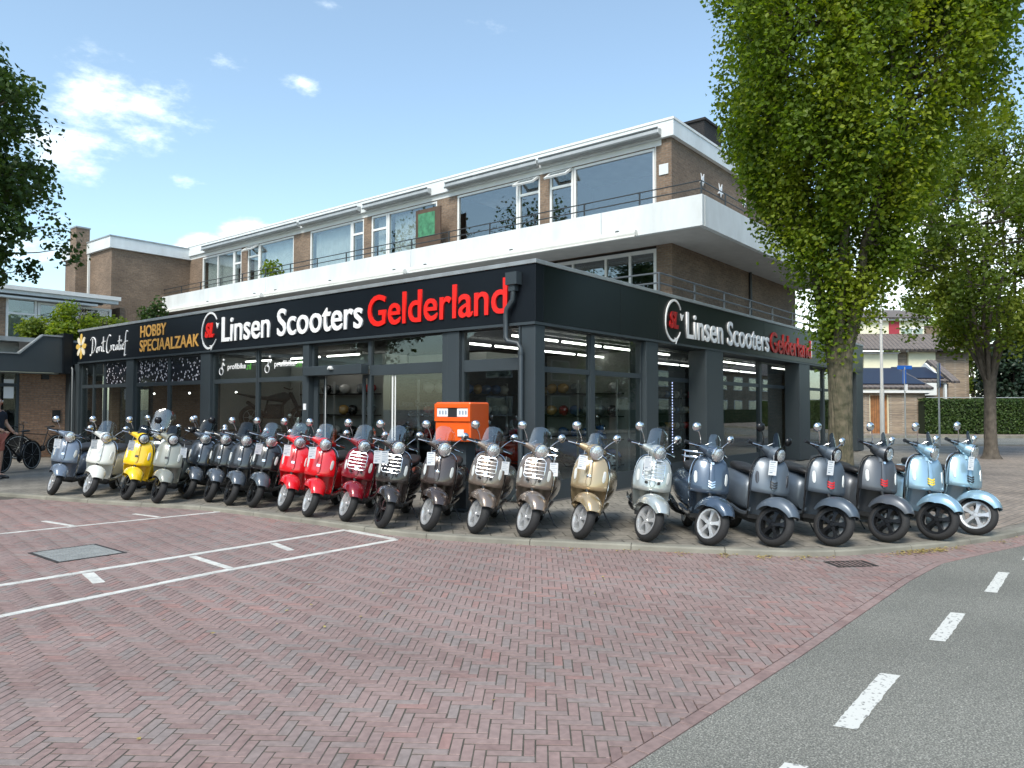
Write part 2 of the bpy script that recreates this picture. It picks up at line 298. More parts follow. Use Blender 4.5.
# ------------------------------------------------------------------ mesh builder
class MB:
    def __init__(s): s.v = []; s.f = []; s.mi = []; s.at = []; s.cur = 0; s.a = 0.0
    def add(s, vs, fs):
        o = len(s.v); s.v.extend([tuple(p) for p in vs])
        for f in fs: s.f.append(tuple(i+o for i in f)); s.mi.append(s.cur); s.at.append(s.a)
        return s
    def box(s, a, b, mtx=None):
        x0, y0, z0 = a; x1, y1, z1 = b
        if x0 > x1: x0, x1 = x1, x0
        if y0 > y1: y0, y1 = y1, y0
        if z0 > z1: z0, z1 = z1, z0
        vs = [Vector(p) for p in ((x0,y0,z0),(x1,y0,z0),(x1,y1,z0),(x0,y1,z0),(x0,y0,z1),(x1,y0,z1),(x1,y1,z1),(x0,y1,z1))]
        if mtx: vs = [mtx @ p for p in vs]
        return s.add(vs, ((0,3,2,1),(4,5,6,7),(0,1,5,4),(1,2,6,5),(2,3,7,6),(3,0,4,7)))
    def prism(s, pts, z0, z1):
        n = len(pts); vs = [(p[0], p[1], z0) for p in pts]+[(p[0], p[1], z1) for p in pts]
        fs = [tuple(range(n-1, -1, -1)), tuple(range(n, 2*n))]+[(i, (i+1) % n, n+(i+1) % n, n+i) for i in range(n)]
        return s.add(vs, fs)
    def extrude(s, pts, d):
        """planar outline of 3d points pushed along d"""
        n = len(pts); d = Vector(d); vs = [Vector(p) for p in pts]+[Vector(p)+d for p in pts]
        return s.add(vs, [tuple(range(n-1, -1, -1)), tuple(range(n, 2*n))]+[(i, (i+1) % n, n+(i+1) % n, n+i) for i in range(n)])
    def tube(s, path, r, n=8, caps=True):
        path = [Vector(p) for p in path]; rs = r if isinstance(r, (list, tuple)) else [r]*len(path)
        rings = []; prev = None
        for i, p in enumerate(path):
            t = (path[min(i+1, len(path)-1)]-path[max(i-1, 0)])
            if t.length < 1e-9: t = Vector((0, 0, 1))
            t.normalize()
            if prev is None:
                a = Vector((0, 0, 1)) if abs(t.z) < .9 else Vector((1, 0, 0)); u = t.cross(a).normalized()
            else:
                u = prev-t*prev.dot(t); u.normalize()
            prev = u; w_ = t.cross(u)
            rings.append([p+(u*math.cos(2*math.pi*k/n)+w_*math.sin(2*math.pi*k/n))*rs[i] for k in range(n)])
        return s.loft(rings, caps)
    def loft(s, rings, caps=True, closed=True):
        n = len(rings[0]); vs = [p for rg in rings for p in rg]; fs = []
        for i in range(len(rings)-1):
            for k in range(n if closed else n-1):
                k2 = (k+1) % n
                fs.append((i*n+k, i*n+k2, (i+1)*n+k2, (i+1)*n+k))
        if caps and closed:
            fs.append(tuple(range(n-1, -1, -1))); fs.append(tuple((len(rings)-1)*n+k for k in range(n)))
        return s.add(vs, fs)
    def lathe(s, prof, c=(0,0,0), axis='Z', n=24, mtx=None):
        """prof: list of (radius, height along axis)"""
        rings = []
        for r, h in prof:
            rg = []
            for k in range(n):
                a = 2*math.pi*k/n; x, y = r*math.cos(a), r*math.sin(a)
                p = {'Z': (x, y, h), 'Y': (x, h, y), 'X': (h, x, y)}[axis]
                p = Vector(p)
                if mtx: p = mtx @ p
                rg.append(p+Vector(c))
            rings.append(rg)
        return s.loft(rings, caps=tuple(prof[0]) != tuple(prof[-1]))
    def ball(s, c, r, n=12, m_=8, sc_=(1, 1, 1)):
        return s.lathe([(max(1e-4, math.sin(math.pi*i/m_))*r*sc_[0], -math.cos(math.pi*i/m_)*r*sc_[2]) for i in range(m_+1)], c, 'Z', n)
    def mesh(s, name, mats, smooth=True, angle=40, xf=None):
        me = bpy.data.meshes.new(name)
        vs = s.v if xf is None else [tuple(xf(Vector(p))) for p in s.v]
        me.from_pydata(vs, [], s.f)
        for m_ in (mats if isinstance(mats, (list, tuple)) else [mats]): me.materials.append(m_)
        me.polygons.foreach_set('material_index', s.mi)
        if any(s.at):
            a = me.attributes.new('rnd', 'FLOAT', 'FACE'); a.data.foreach_set('value', s.at)
        me.update()
        import bmesh
        bm = bmesh.new(); bm.from_mesh(me); bmesh.ops.recalc_face_normals(bm, faces=bm.faces); bm.to_mesh(me); bm.free()
        if smooth:
            me.polygons.foreach_set('use_smooth', [True]*len(me.polygons)); me.set_sharp_from_angle(angle=R(angle))
        return me
    def build(s, name, mats, parent=None, smooth=True, angle=40, bevel=0, xf=None, loc=None, label=None, cat=None, group=None, kind=None):
        me = s.mesh(name, mats, smooth, angle, xf); o = bpy.data.objects.new(name, me); COL.objects.link(o)
        if parent: o.parent = parent
        if loc is not None: o.location = loc
        if bevel:
            b = o.modifiers.new('edge', 'BEVEL'); b.width = bevel; b.segments = 2; b.limit_method = 'ANGLE'; b.angle_limit = R(50)
        tag(o, label, cat, group, kind); return o
def tag(o, label=None, cat=None, group=None, kind=None):
    if label: o['label'] = label
    if cat: o['category'] = cat
    if group: o['group'] = group
    if kind: o['kind'] = kind
    return o
def thing(name, label, cat, loc=(0,0,0), rot=(0,0,0), group=None):
    o = bpy.data.objects.new(name, None); COL.objects.link(o); o.location = loc; o.rotation_euler = rot; o.empty_display_size = .2
    return tag(o, label, cat, group)
def link(name, me, parent=None, mats=None, loc=None):
    o = bpy.data.objects.new(name, me); COL.objects.link(o); o.parent = parent
    if loc is not None: o.location = loc
    if mats:
        for i, mm in enumerate(mats):
            o.material_slots[i].link = 'OBJECT'; o.material_slots[i].material = mm
    return o
def copy_tree(o, parent=None):
    c = o.copy(); COL.objects.link(c)
    if parent: c.parent = parent
    for ch in list(o.children): copy_tree(ch, c)
    return c
def bez(p0, p1, p2, n=8):
    p0, p1, p2 = Vector(p0), Vector(p1), Vector(p2)
    return [p0*(1-t)**2+p1*2*t*(1-t)+p2*t*t for t in [i/n for i in range(n+1)]]

# ------------------------------------------------------------------ ground, paving, kerb, road
KERB = [(-12.5, 30), (-6.9, 15.5), (-5.8, 11.6), (-4.95, 9.2), (-4.6, 8.07), (-4.25, 6.76), (-3.88, 5.4), (-3.55, 4.6), (-3.24, 3.64), (-3.08, 1.41), (-3.02, -.1), (-2.68, -1.2),
        (-1.99, -2.66), (-1.40, -3.92), (-.95, -4.62), (-.02, -5.23), (.77, -5.67), (2.06, -6.17), (4.5, -6.75), (9, -7.3), (16, -7.6), (40, -8.0)]
def chaikin(P_, k=2):
    for _ in range(k):
        Q = [P_[0]]
        for a, b in zip(P_, P_[1:]):
            Q += [(a[0]*.75+b[0]*.25, a[1]*.75+b[1]*.25), (a[0]*.25+b[0]*.75, a[1]*.25+b[1]*.75)]
        Q.append(P_[-1]); P_ = Q
    return P_
KS = chaikin(KERB, 2)
ZP = .06
def offs(P_, d):
    out = []
    for i, p in enumerate(P_):
        a = P_[max(0, i-1)]; b = P_[min(len(P_)-1, i+1)]; tx, ty = b[0]-a[0], b[1]-a[1]; L_ = math.hypot(tx, ty)
        out.append((p[0]-ty/L_*d, p[1]+tx/L_*d))
    return out
inner = offs(KS, .13)
MB().add([(-400, -400, -.05), (400, -400, -.05), (400, 400, -.05), (-400, 400, -.05)], [(0, 1, 2, 3)]).build('ground', M['asphalt'], kind='structure', smooth=False)
MB().add([(-60, -60, -.012), (60, -60, -.012), (60, 60, -.012), (-60, 60, -.012)], [(0, 1, 2, 3)]).build('brick_paving_base', M['paver_far'], kind='structure', smooth=False)
# pavement slab
far = [(40, 60), (-12.5, 60)]
mb = MB(); pl = inner+far
from mathutils.geometry import tessellate_polygon
tri = tessellate_polygon([[Vector((p[0], p[1], 0)) for p in pl]])
mb.add([(p[0], p[1], ZP-.003) for p in pl], tri); mb.build('pavement', M['pavement'], kind='structure', smooth=False)
# kerb stones, one metre each, small gaps
mb = MB()
acc = 0; seg = []; dense = []
for a, b in zip(KS, KS[1:]):
    L_ = math.hypot(b[0]-a[0], b[1]-a[1]); k = max(1, int(L_/.25))
    dense += [(a[0]+(b[0]-a[0])*t/k, a[1]+(b[1]-a[1])*t/k) for t in range(k)]
dense.append(KS[-1]); di = offs(dense, .13); i = 0
while i < len(dense)-1:
    j = i; L_ = 0
    while j < len(dense)-1 and L_ < .98: L_ += math.hypot(dense[j+1][0]-dense[j][0], dense[j+1][1]-dense[j][1]); j += 1
    o_ = dense[i:j+1]; n_ = di[i:j+1]
    def sh(q, f0, f1):  # pull the end of the stone back 4 mm
        q = list(q); g = .004/max(.02, math.hypot(q[1][0]-q[0][0], q[1][1]-q[0][1])); q[0] = (q[0][0]+(q[1][0]-q[0][0])*g, q[0][1]+(q[1][1]-q[0][1])*g)
        g = .004/max(.02, math.hypot(q[-1][0]-q[-2][0], q[-1][1]-q[-2][1])); q[-1] = (q[-1][0]-(q[-1][0]-q[-2][0])*g, q[-1][1]-(q[-1][1]-q[-2][1])*g); return q
    o_ = sh(o_, 0, 0); n_ = sh(n_, 0, 0); jit = random.uniform(-.002, .002)
    rings = [[(a[0], a[1], -.02), (a[0]+(b[0]-a[0])*.06, a[1]+(b[1]-a[1])*.06, ZP-.015+jit), (a[0]+(b[0]-a[0])*.18, a[1]+(b[1]-a[1])*.18, ZP+.002+jit), (b[0], b[1], ZP+.003+jit), (b[0], b[1], -.02)] for a, b in zip(o_, n_)]
    mb.loft(rings); i = j
mb.build('kerb', M['kerb'], kind='structure', angle=30)

# asphalt road south of the paving edge
EDGE = [(-60, -4.9), (-20, -5.05), (-9.3, -5.22), (-6.4, -5.33), (-4.35, -5.45), (-1.6, -5.56), (-.49, -5.66), (.44, -5.95), (1.5, -6.3), (3, -6.7)]
mb = MB(); pl = [(p[0], p[1]) for p in EDGE]+[(60, -7.9), (60, -16.5), (-60, -16.5)]
tri = tessellate_polygon([[Vector((p[0], p[1], 0)) for p in pl]])
mb.add([(p[0], p[1], -.002) for p in pl], tri); mb.build('road', M['asphalt'], kind='structure', smooth=False)
def edge_y(x):
    for a, b in zip(EDGE, EDGE[1:]):
        if a[0] <= x <= b[0]: return a[1]+(b[1]-a[1])*(x-a[0])/(b[0]-a[0])
    return -7
def inside_kerb(x, y):
    # true when the point is on the pavement side
    best = 1e9; side = 1
    for a, b in zip(KS, KS[1:]):
        ax, ay, bx, by = a[0], a[1], b[0], b[1]; dx, dy = bx-ax, by-ay; t = max(0, min(1, ((x-ax)*dx+(y-ay)*dy)/(dx*dx+dy*dy)))
        px_, py_ = ax+dx*t, ay+dy*t; d = (x-px_)**2+(y-py_)**2
        if d < best: best = d; side = dx*(y-py_)-dy*(x-px_)
    return side > 0, math.sqrt(best)
def clip(poly, nx, ny, c):
    """keep nx*x+ny*y >= c"""
    out = []
    for i in range(len(poly)):
        a, b = poly[i], poly[(i+1) % len(poly)]; da = nx*a[0]+ny*a[1]-c; db = nx*b[0]+ny*b[1]-c
        if da >= 0: out.append(a)
        if (da >= 0) != (db >= 0): t = da/(da-db); out.append((a[0]+(b[0]-a[0])*t, a[1]+(b[1]-a[1])*t))
    return out
def paver(mb, poly, ztop):
    cx = sum(p[0] for p in poly)/len(poly); cy_ = sum(p[1] for p in poly)/len(poly); n = len(poly)
    k = .93
    tx, ty = random.uniform(-.007, .007), random.uniform(-.007, .007)
    zt = lambda p: ztop+(p[0]-cx)*tx+(p[1]-cy_)*ty
    inn = [(cx+(p[0]-cx)*.965, cy_+(p[1]-cy_)*.94) for p in poly]
    vs = [(p[0], p[1], -.010) for p in poly]+[(p[0], p[1], zt(p)-.0022) for p in poly]+[(p[0], p[1], zt(p)) for p in inn]
    mb.add(vs, [tuple(range(2*n, 3*n))]+[(i, (i+1) % n, n+(i+1) % n, n+i) for i in range(n)]+[(n+i, n+(i+1) % n, 2*n+(i+1) % n, 2*n+i) for i in range(n)])
mb = MB(); U = .0575; G_ = .0030; n3 = 3; A0 = R(37.0); ca, sa = math.cos(A0), math.sin(A0)
org = CAM.xy; RAD = 15.5
K = int(RAD/U)+2
for j in range(-K, K):
    for i in range(-K, K):
        res = (i-j) % 6
        if res == 0: w_, h_ = 3, 1
        elif res == 5: w_, h_ = 1, 3
        else: continue
        cu, cv = (i+w_/2)*U, (j+h_/2)*U
        x = org.x+cu*ca-cv*sa; y = org.y+cu*sa+cv*ca
        dx, dy = x-CAM.x, y-CAM.y; dist = math.hypot(dx, dy)
        if dist > RAD or dist < .5: continue
        dep = dx*fh.x+dy*fh.y; lat = dx*rt.x+dy*rt.y
        if dep < .8 or abs(lat) > dep*.80+1.0: continue
        if x > 2.6: continue
        ye = edge_y(x)
        if y < ye-.1: continue
        ins, kd = inside_kerb(x, y)
        if ins and kd > .12: continue
        if y > 12: continue
        g = G_+random.uniform(-.0012, .0012); x0, x1, y0, y1 = i*U+g, (i+w_)*U-g, j*U+g, (j+h_)*U-g
        poly = [(org.x+a*ca-b*sa, org.y+a*sa+b*ca) for a, b in ((x0, y0), (x1, y0), (x1, y1), (x0, y1))]
        if y < ye+.32:
            sl = (edge_y(x+.1)-edge_y(x-.1))/.2; poly = clip(poly, -sl, 1, -sl*x+ye+.085)
            if len(poly) < 3: continue
            ar = abs(sum(poly[q][0]*poly[(q+1) % len(poly)][1]-poly[(q+1) % len(poly)][0]*poly[q][1] for q in range(len(poly))))/2
            if ar < .0004: continue
        mb.a = max(.001, min(1, noise.noise(Vector((x*.5, y*.5, 3)))*.25+random.random()))
        paver(mb, poly, random.uniform(-.0005, .0012))
# the straight border course along the asphalt
x = -10.5
while x < 1.6:
    L_ = .205; y0, y1 = edge_y(x), edge_y(x+L_); mb.a = random.uniform(.3, 1)
    paver(mb, [(x+.002, y0+.006), (x+L_-.004, y1+.006), (x+L_-.004, y1+.078), (x+.002, y0+.078)], .001); x += L_
mb.build('brick_paving', M['paver'], kind='structure', smooth=False)
mb = MB(); mb.add([(-13, -5.2, -.0016), (1.2, -5.2, -.0016), (2.8, 12, -.0016), (-13, 12, -.0016)], [(0, 1, 2, 3)]); mb.build('paving_joints', M['joint'], kind='structure', smooth=False)

# painted lines
def line(mb, a, b, wd, seg=.21, z=.0045):
    a, b = Vector((a[0], a[1], 0)), Vector((b[0], b[1], 0)); d = b-a; L_ = d.length; d.normalize(); nn = Vector((-d.y, d.x, 0)); s = 0
    while s < L_-.02:
        e = min(L_, s+seg*random.uniform(.9, 1.1)); ww = wd*random.uniform(.92, 1.02)/2
        p = [a+d*(s+.003)-nn*ww, a+d*(e-.003)-nn*ww, a+d*(e-.003)+nn*ww, a+d*(s+.003)+nn*ww]
        mb.prism([(q.x, q.y) for q in p], -.004, z+random.uniform(-.0008, .0008)); s = e
mb = MB()
line(mb, (-9.8, .69), (-3.1, .76), .09); line(mb, (-9.8, -.62), (-5.5, -.26), .085); line(mb, (-5.5, -.26), (-3.16, -.28), .085); line(mb, (-3.11, .72), (-3.15, -.22), .09)
line(mb, (-6.28, .65), (-6.38, .15), .10); line(mb, (-5.24, .65), (-5.30, -.22), .075); line(mb, (-4.25, .65), (-4.37, .12), .08)
line(mb, (-9, 4.05), (-6.05, 3.86), .065); line(mb, (-6.05, 3.86), (-3.26, 3.58), .065); line(mb, (-3.25, 4.62), (-3.26, 3.62), .07)
line(mb, (-5.32, 4.6), (-5.22, 3.84), .07); line(mb, (-4.2, 4.35), (-4.10, 3.74), .06)
mb.build('parking_lines', M['white_line'], kind='structure', smooth=False)
# worn dashes on the asphalt
mb = MB()
def dash(x0, x1, y, wd=.085, skew=.05):
    n = 26; top = []; bot = []
    for i in range(n+1):
        x = x0+(x1-x0)*i/n; top.append((x+skew*0, y-.004*(x-x0)+wd/2+random.uniform(-.003, .003))); bot.append((x+.03, y-.004*(x-x0)-wd/2+random.uniform(-.004, .004)))
    for i in range(n):
        mb.add([(bot[i][0], bot[i][1], .0015), (bot[i+1][0], bot[i+1][1], .0015), (top[i+1][0], top[i+1][1], .0015), (top[i][0], top[i][1], .0015)], [(0, 1, 2, 3)])
dash(-6.95, -5.88, -5.895, .095); dash(-5.34, -4.37, -5.965, .105); dash(-3.46, -2.56, -6.075, .10); dash(-1.62, -.60, -6.195, .09); dash(.25, 1.2, -6.33, .09); dash(2.2, 3.2, -6.9, .09); dash(4.6, 5.6, -7.3, .09)
def worn():
    m, n, l, b = base_mat('worn_road_paint'); g = n.new('ShaderNodeNewGeometry'); z = n.new('ShaderNodeTexNoise'); z.inputs['Scale'].default_value = 34; z.inputs['Detail'].default_value = 6; l.new(g.outputs['Position'], z.inputs[0])
    rp = n.new('ShaderNodeValToRGB'); e = rp.color_ramp.elements; e[0].position = .36; e[0].color = (.25, .25, .235, 1); e[1].position = .43; e[1].color = (.60, .60, .56, 1); l.new(z.outputs[0], rp.inputs[0]); l.new(rp.outputs[0], b.inputs['Base Color']); b.inputs['Roughness'].default_value = .8; return m
mb.build('road_dashes', worn(), kind='structure', smooth=False)

# access cover in the paving
t = thing('access_cover', 'rectangular grey ribbed metal cover set in the brick paving between the parking bays', 'manhole cover', (-5.94, 1.80, 0))
mb = MB()
for k in range(15):
    xx = -.30+.6*k/14; mb.box((xx-.011, -.37, .001), (xx+.011, .37, .006))
for k in range(5): yy = -.36+.72*k/4; mb.box((-.31, yy-.012, 0), (.31, yy+.012, .0045))
mb.box((-.31, -.37, -.003), (.31, .37, .002)); mb.build('grating', M['grate'], t, smooth=False)
mb = MB()
for a, b in (((-.35, -.41), (.35, -.372)), ((-.35, .372), (.35, .41)), ((-.35, -.372), (-.312, .372)), ((.312, -.372), (.35, .372))): mb.box((a[0], a[1], -.006), (b[0], b[1], .0045))
mb.build('frame', M['iron'], t, smooth=False)
# gully grate at the kerb
t = thing('gully_grate', 'rusty cast iron gully grate flush with the paving against the kerb', 'drain', (-1.13, -4.93, 0), (0, 0, R(-43)))
mb = MB()
for k in range(8): xx = -.19+.38*k/7; mb.box((xx-.012, -.12, -.008), (xx+.012, .12, .004))
for a, b in (((-.22, -.14), (.22, -.122)), ((-.22, .122), (.22, .14)), ((-.225, -.122), (-.206, .122)), ((.206, -.122), (.225, .122))): mb.box((a[0], a[1], -.008), (b[0], b[1], .0045))
mb.build('grille', M['iron'], t, smooth=False)
# leaf litter against the kerb
mb = MB()
def kerbpt(x):
    for a, b in zip(KS, KS[1:]):
        if a[0] <= x <= b[0] and a[1] < 1: return a[1]+(b[1]-a[1])*(x-a[0])/(b[0]-a[0])
def litter(x, y, spread, n):
    for _ in range(n):
        px_ = x+random.gauss(0, spread); py_ = y+random.gauss(0, spread*.5)
        s = random.uniform(.008, .022); a = random.uniform(0, 6.28); z = random.uniform(.003, .012); mb.a = random.random()+.001
        q = [(px_+s*math.cos(a+k*1.571)*(1 if k % 2 else .6), py_+s*math.sin(a+k*1.571)*(1 if k % 2 else .6), z+random.uniform(0, .008)) for k in range(4)]
        mb.add(q, [(0, 1, 2, 3)])
for x, nn in ((-2.5, 8), (-2.2, 10), (-1.95, 24), (-1.7, 26), (-1.5, 55), (-1.3, 60), (-1.12, 36), (-.9, 14), (-.3, 12), (-.08, 90), (.12, 130), (.35, 110), (.6, 30), (1.4, 26), (1.8, 14)):
    ky = kerbpt(x)
    if ky is not None: litter(x-.03, ky-.07, .10, nn)
for _ in range(60): litter(random.uniform(-8, 1), random.uniform(-5, 1), .01, 1) if True else None
litter(3.6, -4.9, .5, 160); litter(5.2, -5.1, .4, 90)
mb.build('fallen_leaves', M['leaf_yellow'], kind='stuff', smooth=False)
for o in [bpy.data.objects['fallen_leaves']]:
    pass
# brick walk and second kerb strip to the right of the row
mb = MB(); mb.add([(1.6, -5.75, ZP+.001), (6, -6.9, ZP+.001), (34, -7.8, ZP+.001), (34, -3.3, ZP+.001), (4.8, -3.95, ZP+.001)], [(0, 1, 2, 3, 4)]); mb.build('brick_walk', M['walk_brick'], kind='structure', smooth=False)
mb = MB(); line(mb, (2.2, -5.1), (7.6, -3.62), .07, .9, ZP+.010); mb.build('edging_strip', M['kerb'], kind='structure', smooth=False)
# side street and its far kerb in front of the house
def sheet(name, pts, z, mt):
    mb = MB(); mb.add([(p.x, p.y, z) for p in pts], [tuple(range(len(pts)))]); return mb.build(name, mt, kind='structure', smooth=False)
sheet('side_street', [CF(-3, 31.5), CF(60, 31.5), CF(60, 39.2), CF(-3, 39.2)], ZP+.006, M['asphalt'])
mb = MB(); a = CF(-3, 39.2); b = CF(60, 39.2)
line(mb, a.xy, b.xy, .2, 1.0, .2); a = CF(-3, 31.4); b = CF(60, 31.4); line(mb, a.xy, b.xy, .15, 1.0, .10); mb.build('side_street_kerb', M['kerb'], kind='structure', smooth=False)
sheet('side_street_pavement', [CF(-3, 39.3), CF(60, 39.3), CF(60, 60), CF(-3, 60)], .17, M['walk_brick'])

# ------------------------------------------------------------------ shop building
shop = thing('shop_building', 'single storey corner shop with dark blue-grey glazed fronts below a black sign band', 'building', (0, 0, 0))
A = M['anthracite']
ZB, ZT, ZG = 2.978, 3.90, .085
YE, XE = 17.62, 20.15
# sign band (two faces) and cap
mb = MB(); mb.cur = 0; mb.box((0, 0.0, ZB), (.22, YE, ZT)); mb.build('fascia', M['fascia_front'], shop, smooth=False, bevel=.006)
mb = MB(); mb.box((.221, 0.001, ZB+.001), (2.62, .22, ZT-.001)); mb.box((2.626, 0.001, ZB+.001), (4.12, .22, ZT-.001)); mb.box((4.126, .001, ZB+.001), (10, .22, ZT-.001)); mb.box((10.006, .001, ZB+.001), (XE, .22, ZT-.001))
mb.build('fascia', M['fascia_side'], shop, smooth=False, bevel=.004)
mb = MB(); mb.box((-.025, -.025, ZT+.002), (.26, YE+.02, ZT+.07)); mb.box((.261, -.025, ZT+.002), (XE, .26, ZT+.068)); mb.build('roof_cap', M['cap'], shop, smooth=False, bevel=.006)
mb = MB(); mb.box((.23, .23, 3.62), (XE, 17.6, 3.82)); mb.build('roof', M['cap'], shop, smooth=False)
mb = MB(); mb.box((-.02, 0, ZB-.05), (.24, YE, ZB-.004)); mb.box((.241, 0, ZB-.05), (XE, .56, ZB-.004)); mb.build('soffit_trim', M['anthracite'], shop, smooth=False)
def col(a, b, nm='column'):
    MB().box((a[0], a[1], ZG), (b[0], b[1], ZB-.052)).build(nm, A, shop, smooth=False, bevel=.008)
# front columns (x = 0 side)
for y0, y1 in ((17.62, 18.05), (13.96, 14.39), (9.88, 10.33), (1.67, 1.95)): col((.02, y0), (.30, y1))
MB().box((-.06, 18.052, ZG), (.9, 18.395, 3.6)).build('column', A, shop, smooth=False)  # panel added to block the bright gap between front and wing
col((0.01, 5.93), (.26, 6.14)); col((0.03, 1.955), (.22, 2.08)); col((.02, .02), (.28, .30))
MB().box((.006, .31, ZG), (.05, .345, ZB-.06)).build('column', A, shop, smooth=False)
# side columns
col((3.66, .03), (4.16, .40)); col((6.41, 0.01), (7.36, .44)); col((12.88, 0.01), (13.86, .44)); col((19.22, 0.01), (20.14, .44))
def bay(plane, pos, u0, u1, zs, extra=None, d=.07, fw=.05, film=False, name='window', tmat=None):
    """a frame with one pane per z-range in zs; plane 'x' runs along y, plane 'y' runs along x"""
    fr = MB(); z0, z1 = ZG, ZB-.055
    def bx(ua, ub, za, zb, o=0, dd=None):
        dd = dd or d
        if plane == 'x': fr.box((pos+o, ua, za), (pos+dd, ub, zb))
        else: fr.box((ua, pos+o, za), (ub, pos+dd, zb))
    bx(u0, u0+fw, z0, z1); bx(u1-fw, u1, z0, z1); prev = z0
    for (a, b) in zs: bx(u0+fw, u1-fw, prev, a, .002); prev = b
    bx(u0+fw, u1-fw, prev, z1, .002)
    if extra:
        for e in extra: bx(e-.03, e+.03, zs[0][0], zs[-1][1], -.004)
    f = fr.build(name, A, shop, smooth=False)
    for i, (a, b) in enumerate(zs):
        pn = MB()
        if plane == 'x': pn.box((pos+.030, u0+fw-.004, a-.004), (pos+.036, u1-fw+.004, b+.004))
        else: pn.box((u0+fw-.004, pos+.030, a-.004), (u1-fw+.004, pos+.036, b+.004))
        pn.build('pane', M['film'] if (film and i == len(zs)-1) else M['glass'], f, smooth=False)
    return f
lo, hi = (.40, 2.17), (2.27, 2.88)
XG = .10
bay('x', XG, 16.0, 17.62, [(.20, 2.17), hi], extra=[16.75]); bay('x', XG, 14.39, 15.98, [lo, hi], film=True)
bay('x', XG, 12.1, 13.96, [lo, hi], film=True); bay('x', XG, 10.33, 12.08, [lo, hi], film=True)
bay('x', XG, 7.98, 9.88, [lo, hi]); bay('x', XG, 6.14, 7.96, [lo, hi])
bay('x', XG, 2.08, 4.10, [(.30, 2.22), (2.42, 2.90)], extra=None); bay('x', XG, .30, 1.67, [(.30, 2.22), (2.42, 2.90)])
# transom above the sliding door, the door head and the door leaf
f = MB().box((XG, 4.10, 2.42), (XG+.07, 5.93, 2.46)).box((XG, 4.10, 2.46), (XG+.07, 4.15, 2.93)).box((XG, 5.88, 2.46), (XG+.07, 5.93, 2.93)).box((XG, 4.15, 2.88), (XG+.068, 5.88, 2.93)).build('window', A, shop, smooth=False)
MB().box((XG+.03, 4.15, 2.46), (XG+.036, 5.88, 2.88)).build('pane', M['glass'], f, smooth=False)
MB().box((-.10, 4.12, 2.25), (.098, 5.97, 2.44)).build('door_header', A, shop, smooth=False, bevel=.01)
dl = MB(); dl.box((.14, 4.12, ZG), (.18, 4.20, 2.25)); dl.box((.14, 4.30, ZG), (.18, 4.36, 2.25)); dl.box((.14, 4.202, 2.17), (.18, 4.298, 2.25)); dl.box((.14, 5.52, ZG), (.18, 5.58, 2.25)); dl.box((.14, 5.78, ZG), (.18, 5.92, 2.25)); dl.box((.141, 5.58, 2.18), (.179, 5.78, 2.25)); dl.box((.141, 5.58, ZG), (.179, 5.78, .25))
dr = dl.build('door', A, shop, smooth=False); MB().box((.157, 5.58, .25), (.163, 5.78, 2.18)).build('pane', M['glass'], dr, smooth=False)
MB().box((.128, 5.50, ZG), (.136, 5.515, 2.24)).build('door_trim', M['white_trim'], shop, smooth=False)
MB().box((.128, 3.38, .3), (.136, 3.41, 2.21)).box((.128, 3.45, .3), (.136, 3.49, 2.21)).build('door_trim', M['white_trim'], shop, smooth=False)
mb = MB(); mb.ball((-.13, 5.02, 2.39), .055, sc_=(1, 1, .7)); mb.box((-.16, 4.96, 2.36), (-.09, 5.08, 2.385)); mb.build('door_sensor', M['white_trim'], shop)
MB().box((-.005, 5.99, 1.55), (.008, 6.08, 1.68)).build('notice', M['tag'], shop, smooth=False)
# side glazing
ls, hs = (.40, 2.19), (2.28, 2.90)
bay('y', .12, .28, 1.80, [ls, hs]); bay('y', .12, 1.82, 3.66, [ls, hs]); bay('y', .45, 4.16, 6.9, [ls, hs])
bay('y', .45, 6.92, 10.88, [ls, hs]); bay('y', .45, 10.90, 13.2, [ls, hs]); bay('y', .45, 13.22, 16.72, [ls, hs]); bay('y', .45, 16.74, 19.22, [ls, hs])
MB().box((1.77, .10, ZG), (1.90, .20, ZB-.06)).build('mullion', A, shop, smooth=False); MB().box((10.82, .43, ZG), (10.98, .54, ZB-.06)).build('mullion', A, shop, smooth=False); MB().box((16.66, .43, ZG), (16.84, .54, ZB-.06)).build('mullion', A, shop, smooth=False)
# walls out of view and the room inside
mb = MB(); mb.box((XE-.2, .45, .0), (XE, 17.6, 3.62)); mb.box((1.0, YE, 0), (XE, YE+.2, 3.62)); mb.build('wall', M['brick'], shop, smooth=False)
MB().box((.12, .12, .02), (XE-.21, YE-.01, ZG+.002)).build('shop_floor', M['shop_floor'], shop, smooth=False)
MB().box((.23, .57, 2.965), (XE-.21, YE-.01, 3.02)).build('shop_ceiling', M['ceiling'], shop, smooth=False)
for a_, b_ in (((3.4, 7.2), (3.5, 11.5)), ((.9, 11.6), (5.6, 11.7)), ((5.6, 11.8), (5.7, 17.5)), ((6.2, 1.9), (6.3, 4.3)), ): MB().box((*a_, ZG+.003), (*b_, 2.95)).build('partition', M['shop_wall'], shop, smooth=False)
for a_, b_ in (((4.4, 6.2), (12.0, 6.28)), ((12.01, 5.2), (19.8, 5.28)), ((8.6, 3.4), (8.7, 6.19)), ((2.5, 12.8), (5.58, 12.88))): MB().box((*a_, ZG+.003), (*b_, 2.95)).build('partition', M['shop_dark'], shop, smooth=False)
mb = MB(); mb.box((1.6, 2.4, 2.42), (2.8, 4.6, 2.70)); mb.box((.9, 4.65, 2.42), (1.6, 6.9, 2.72)); mb.build('ceiling_box', M['white_trim'], shop, smooth=False)
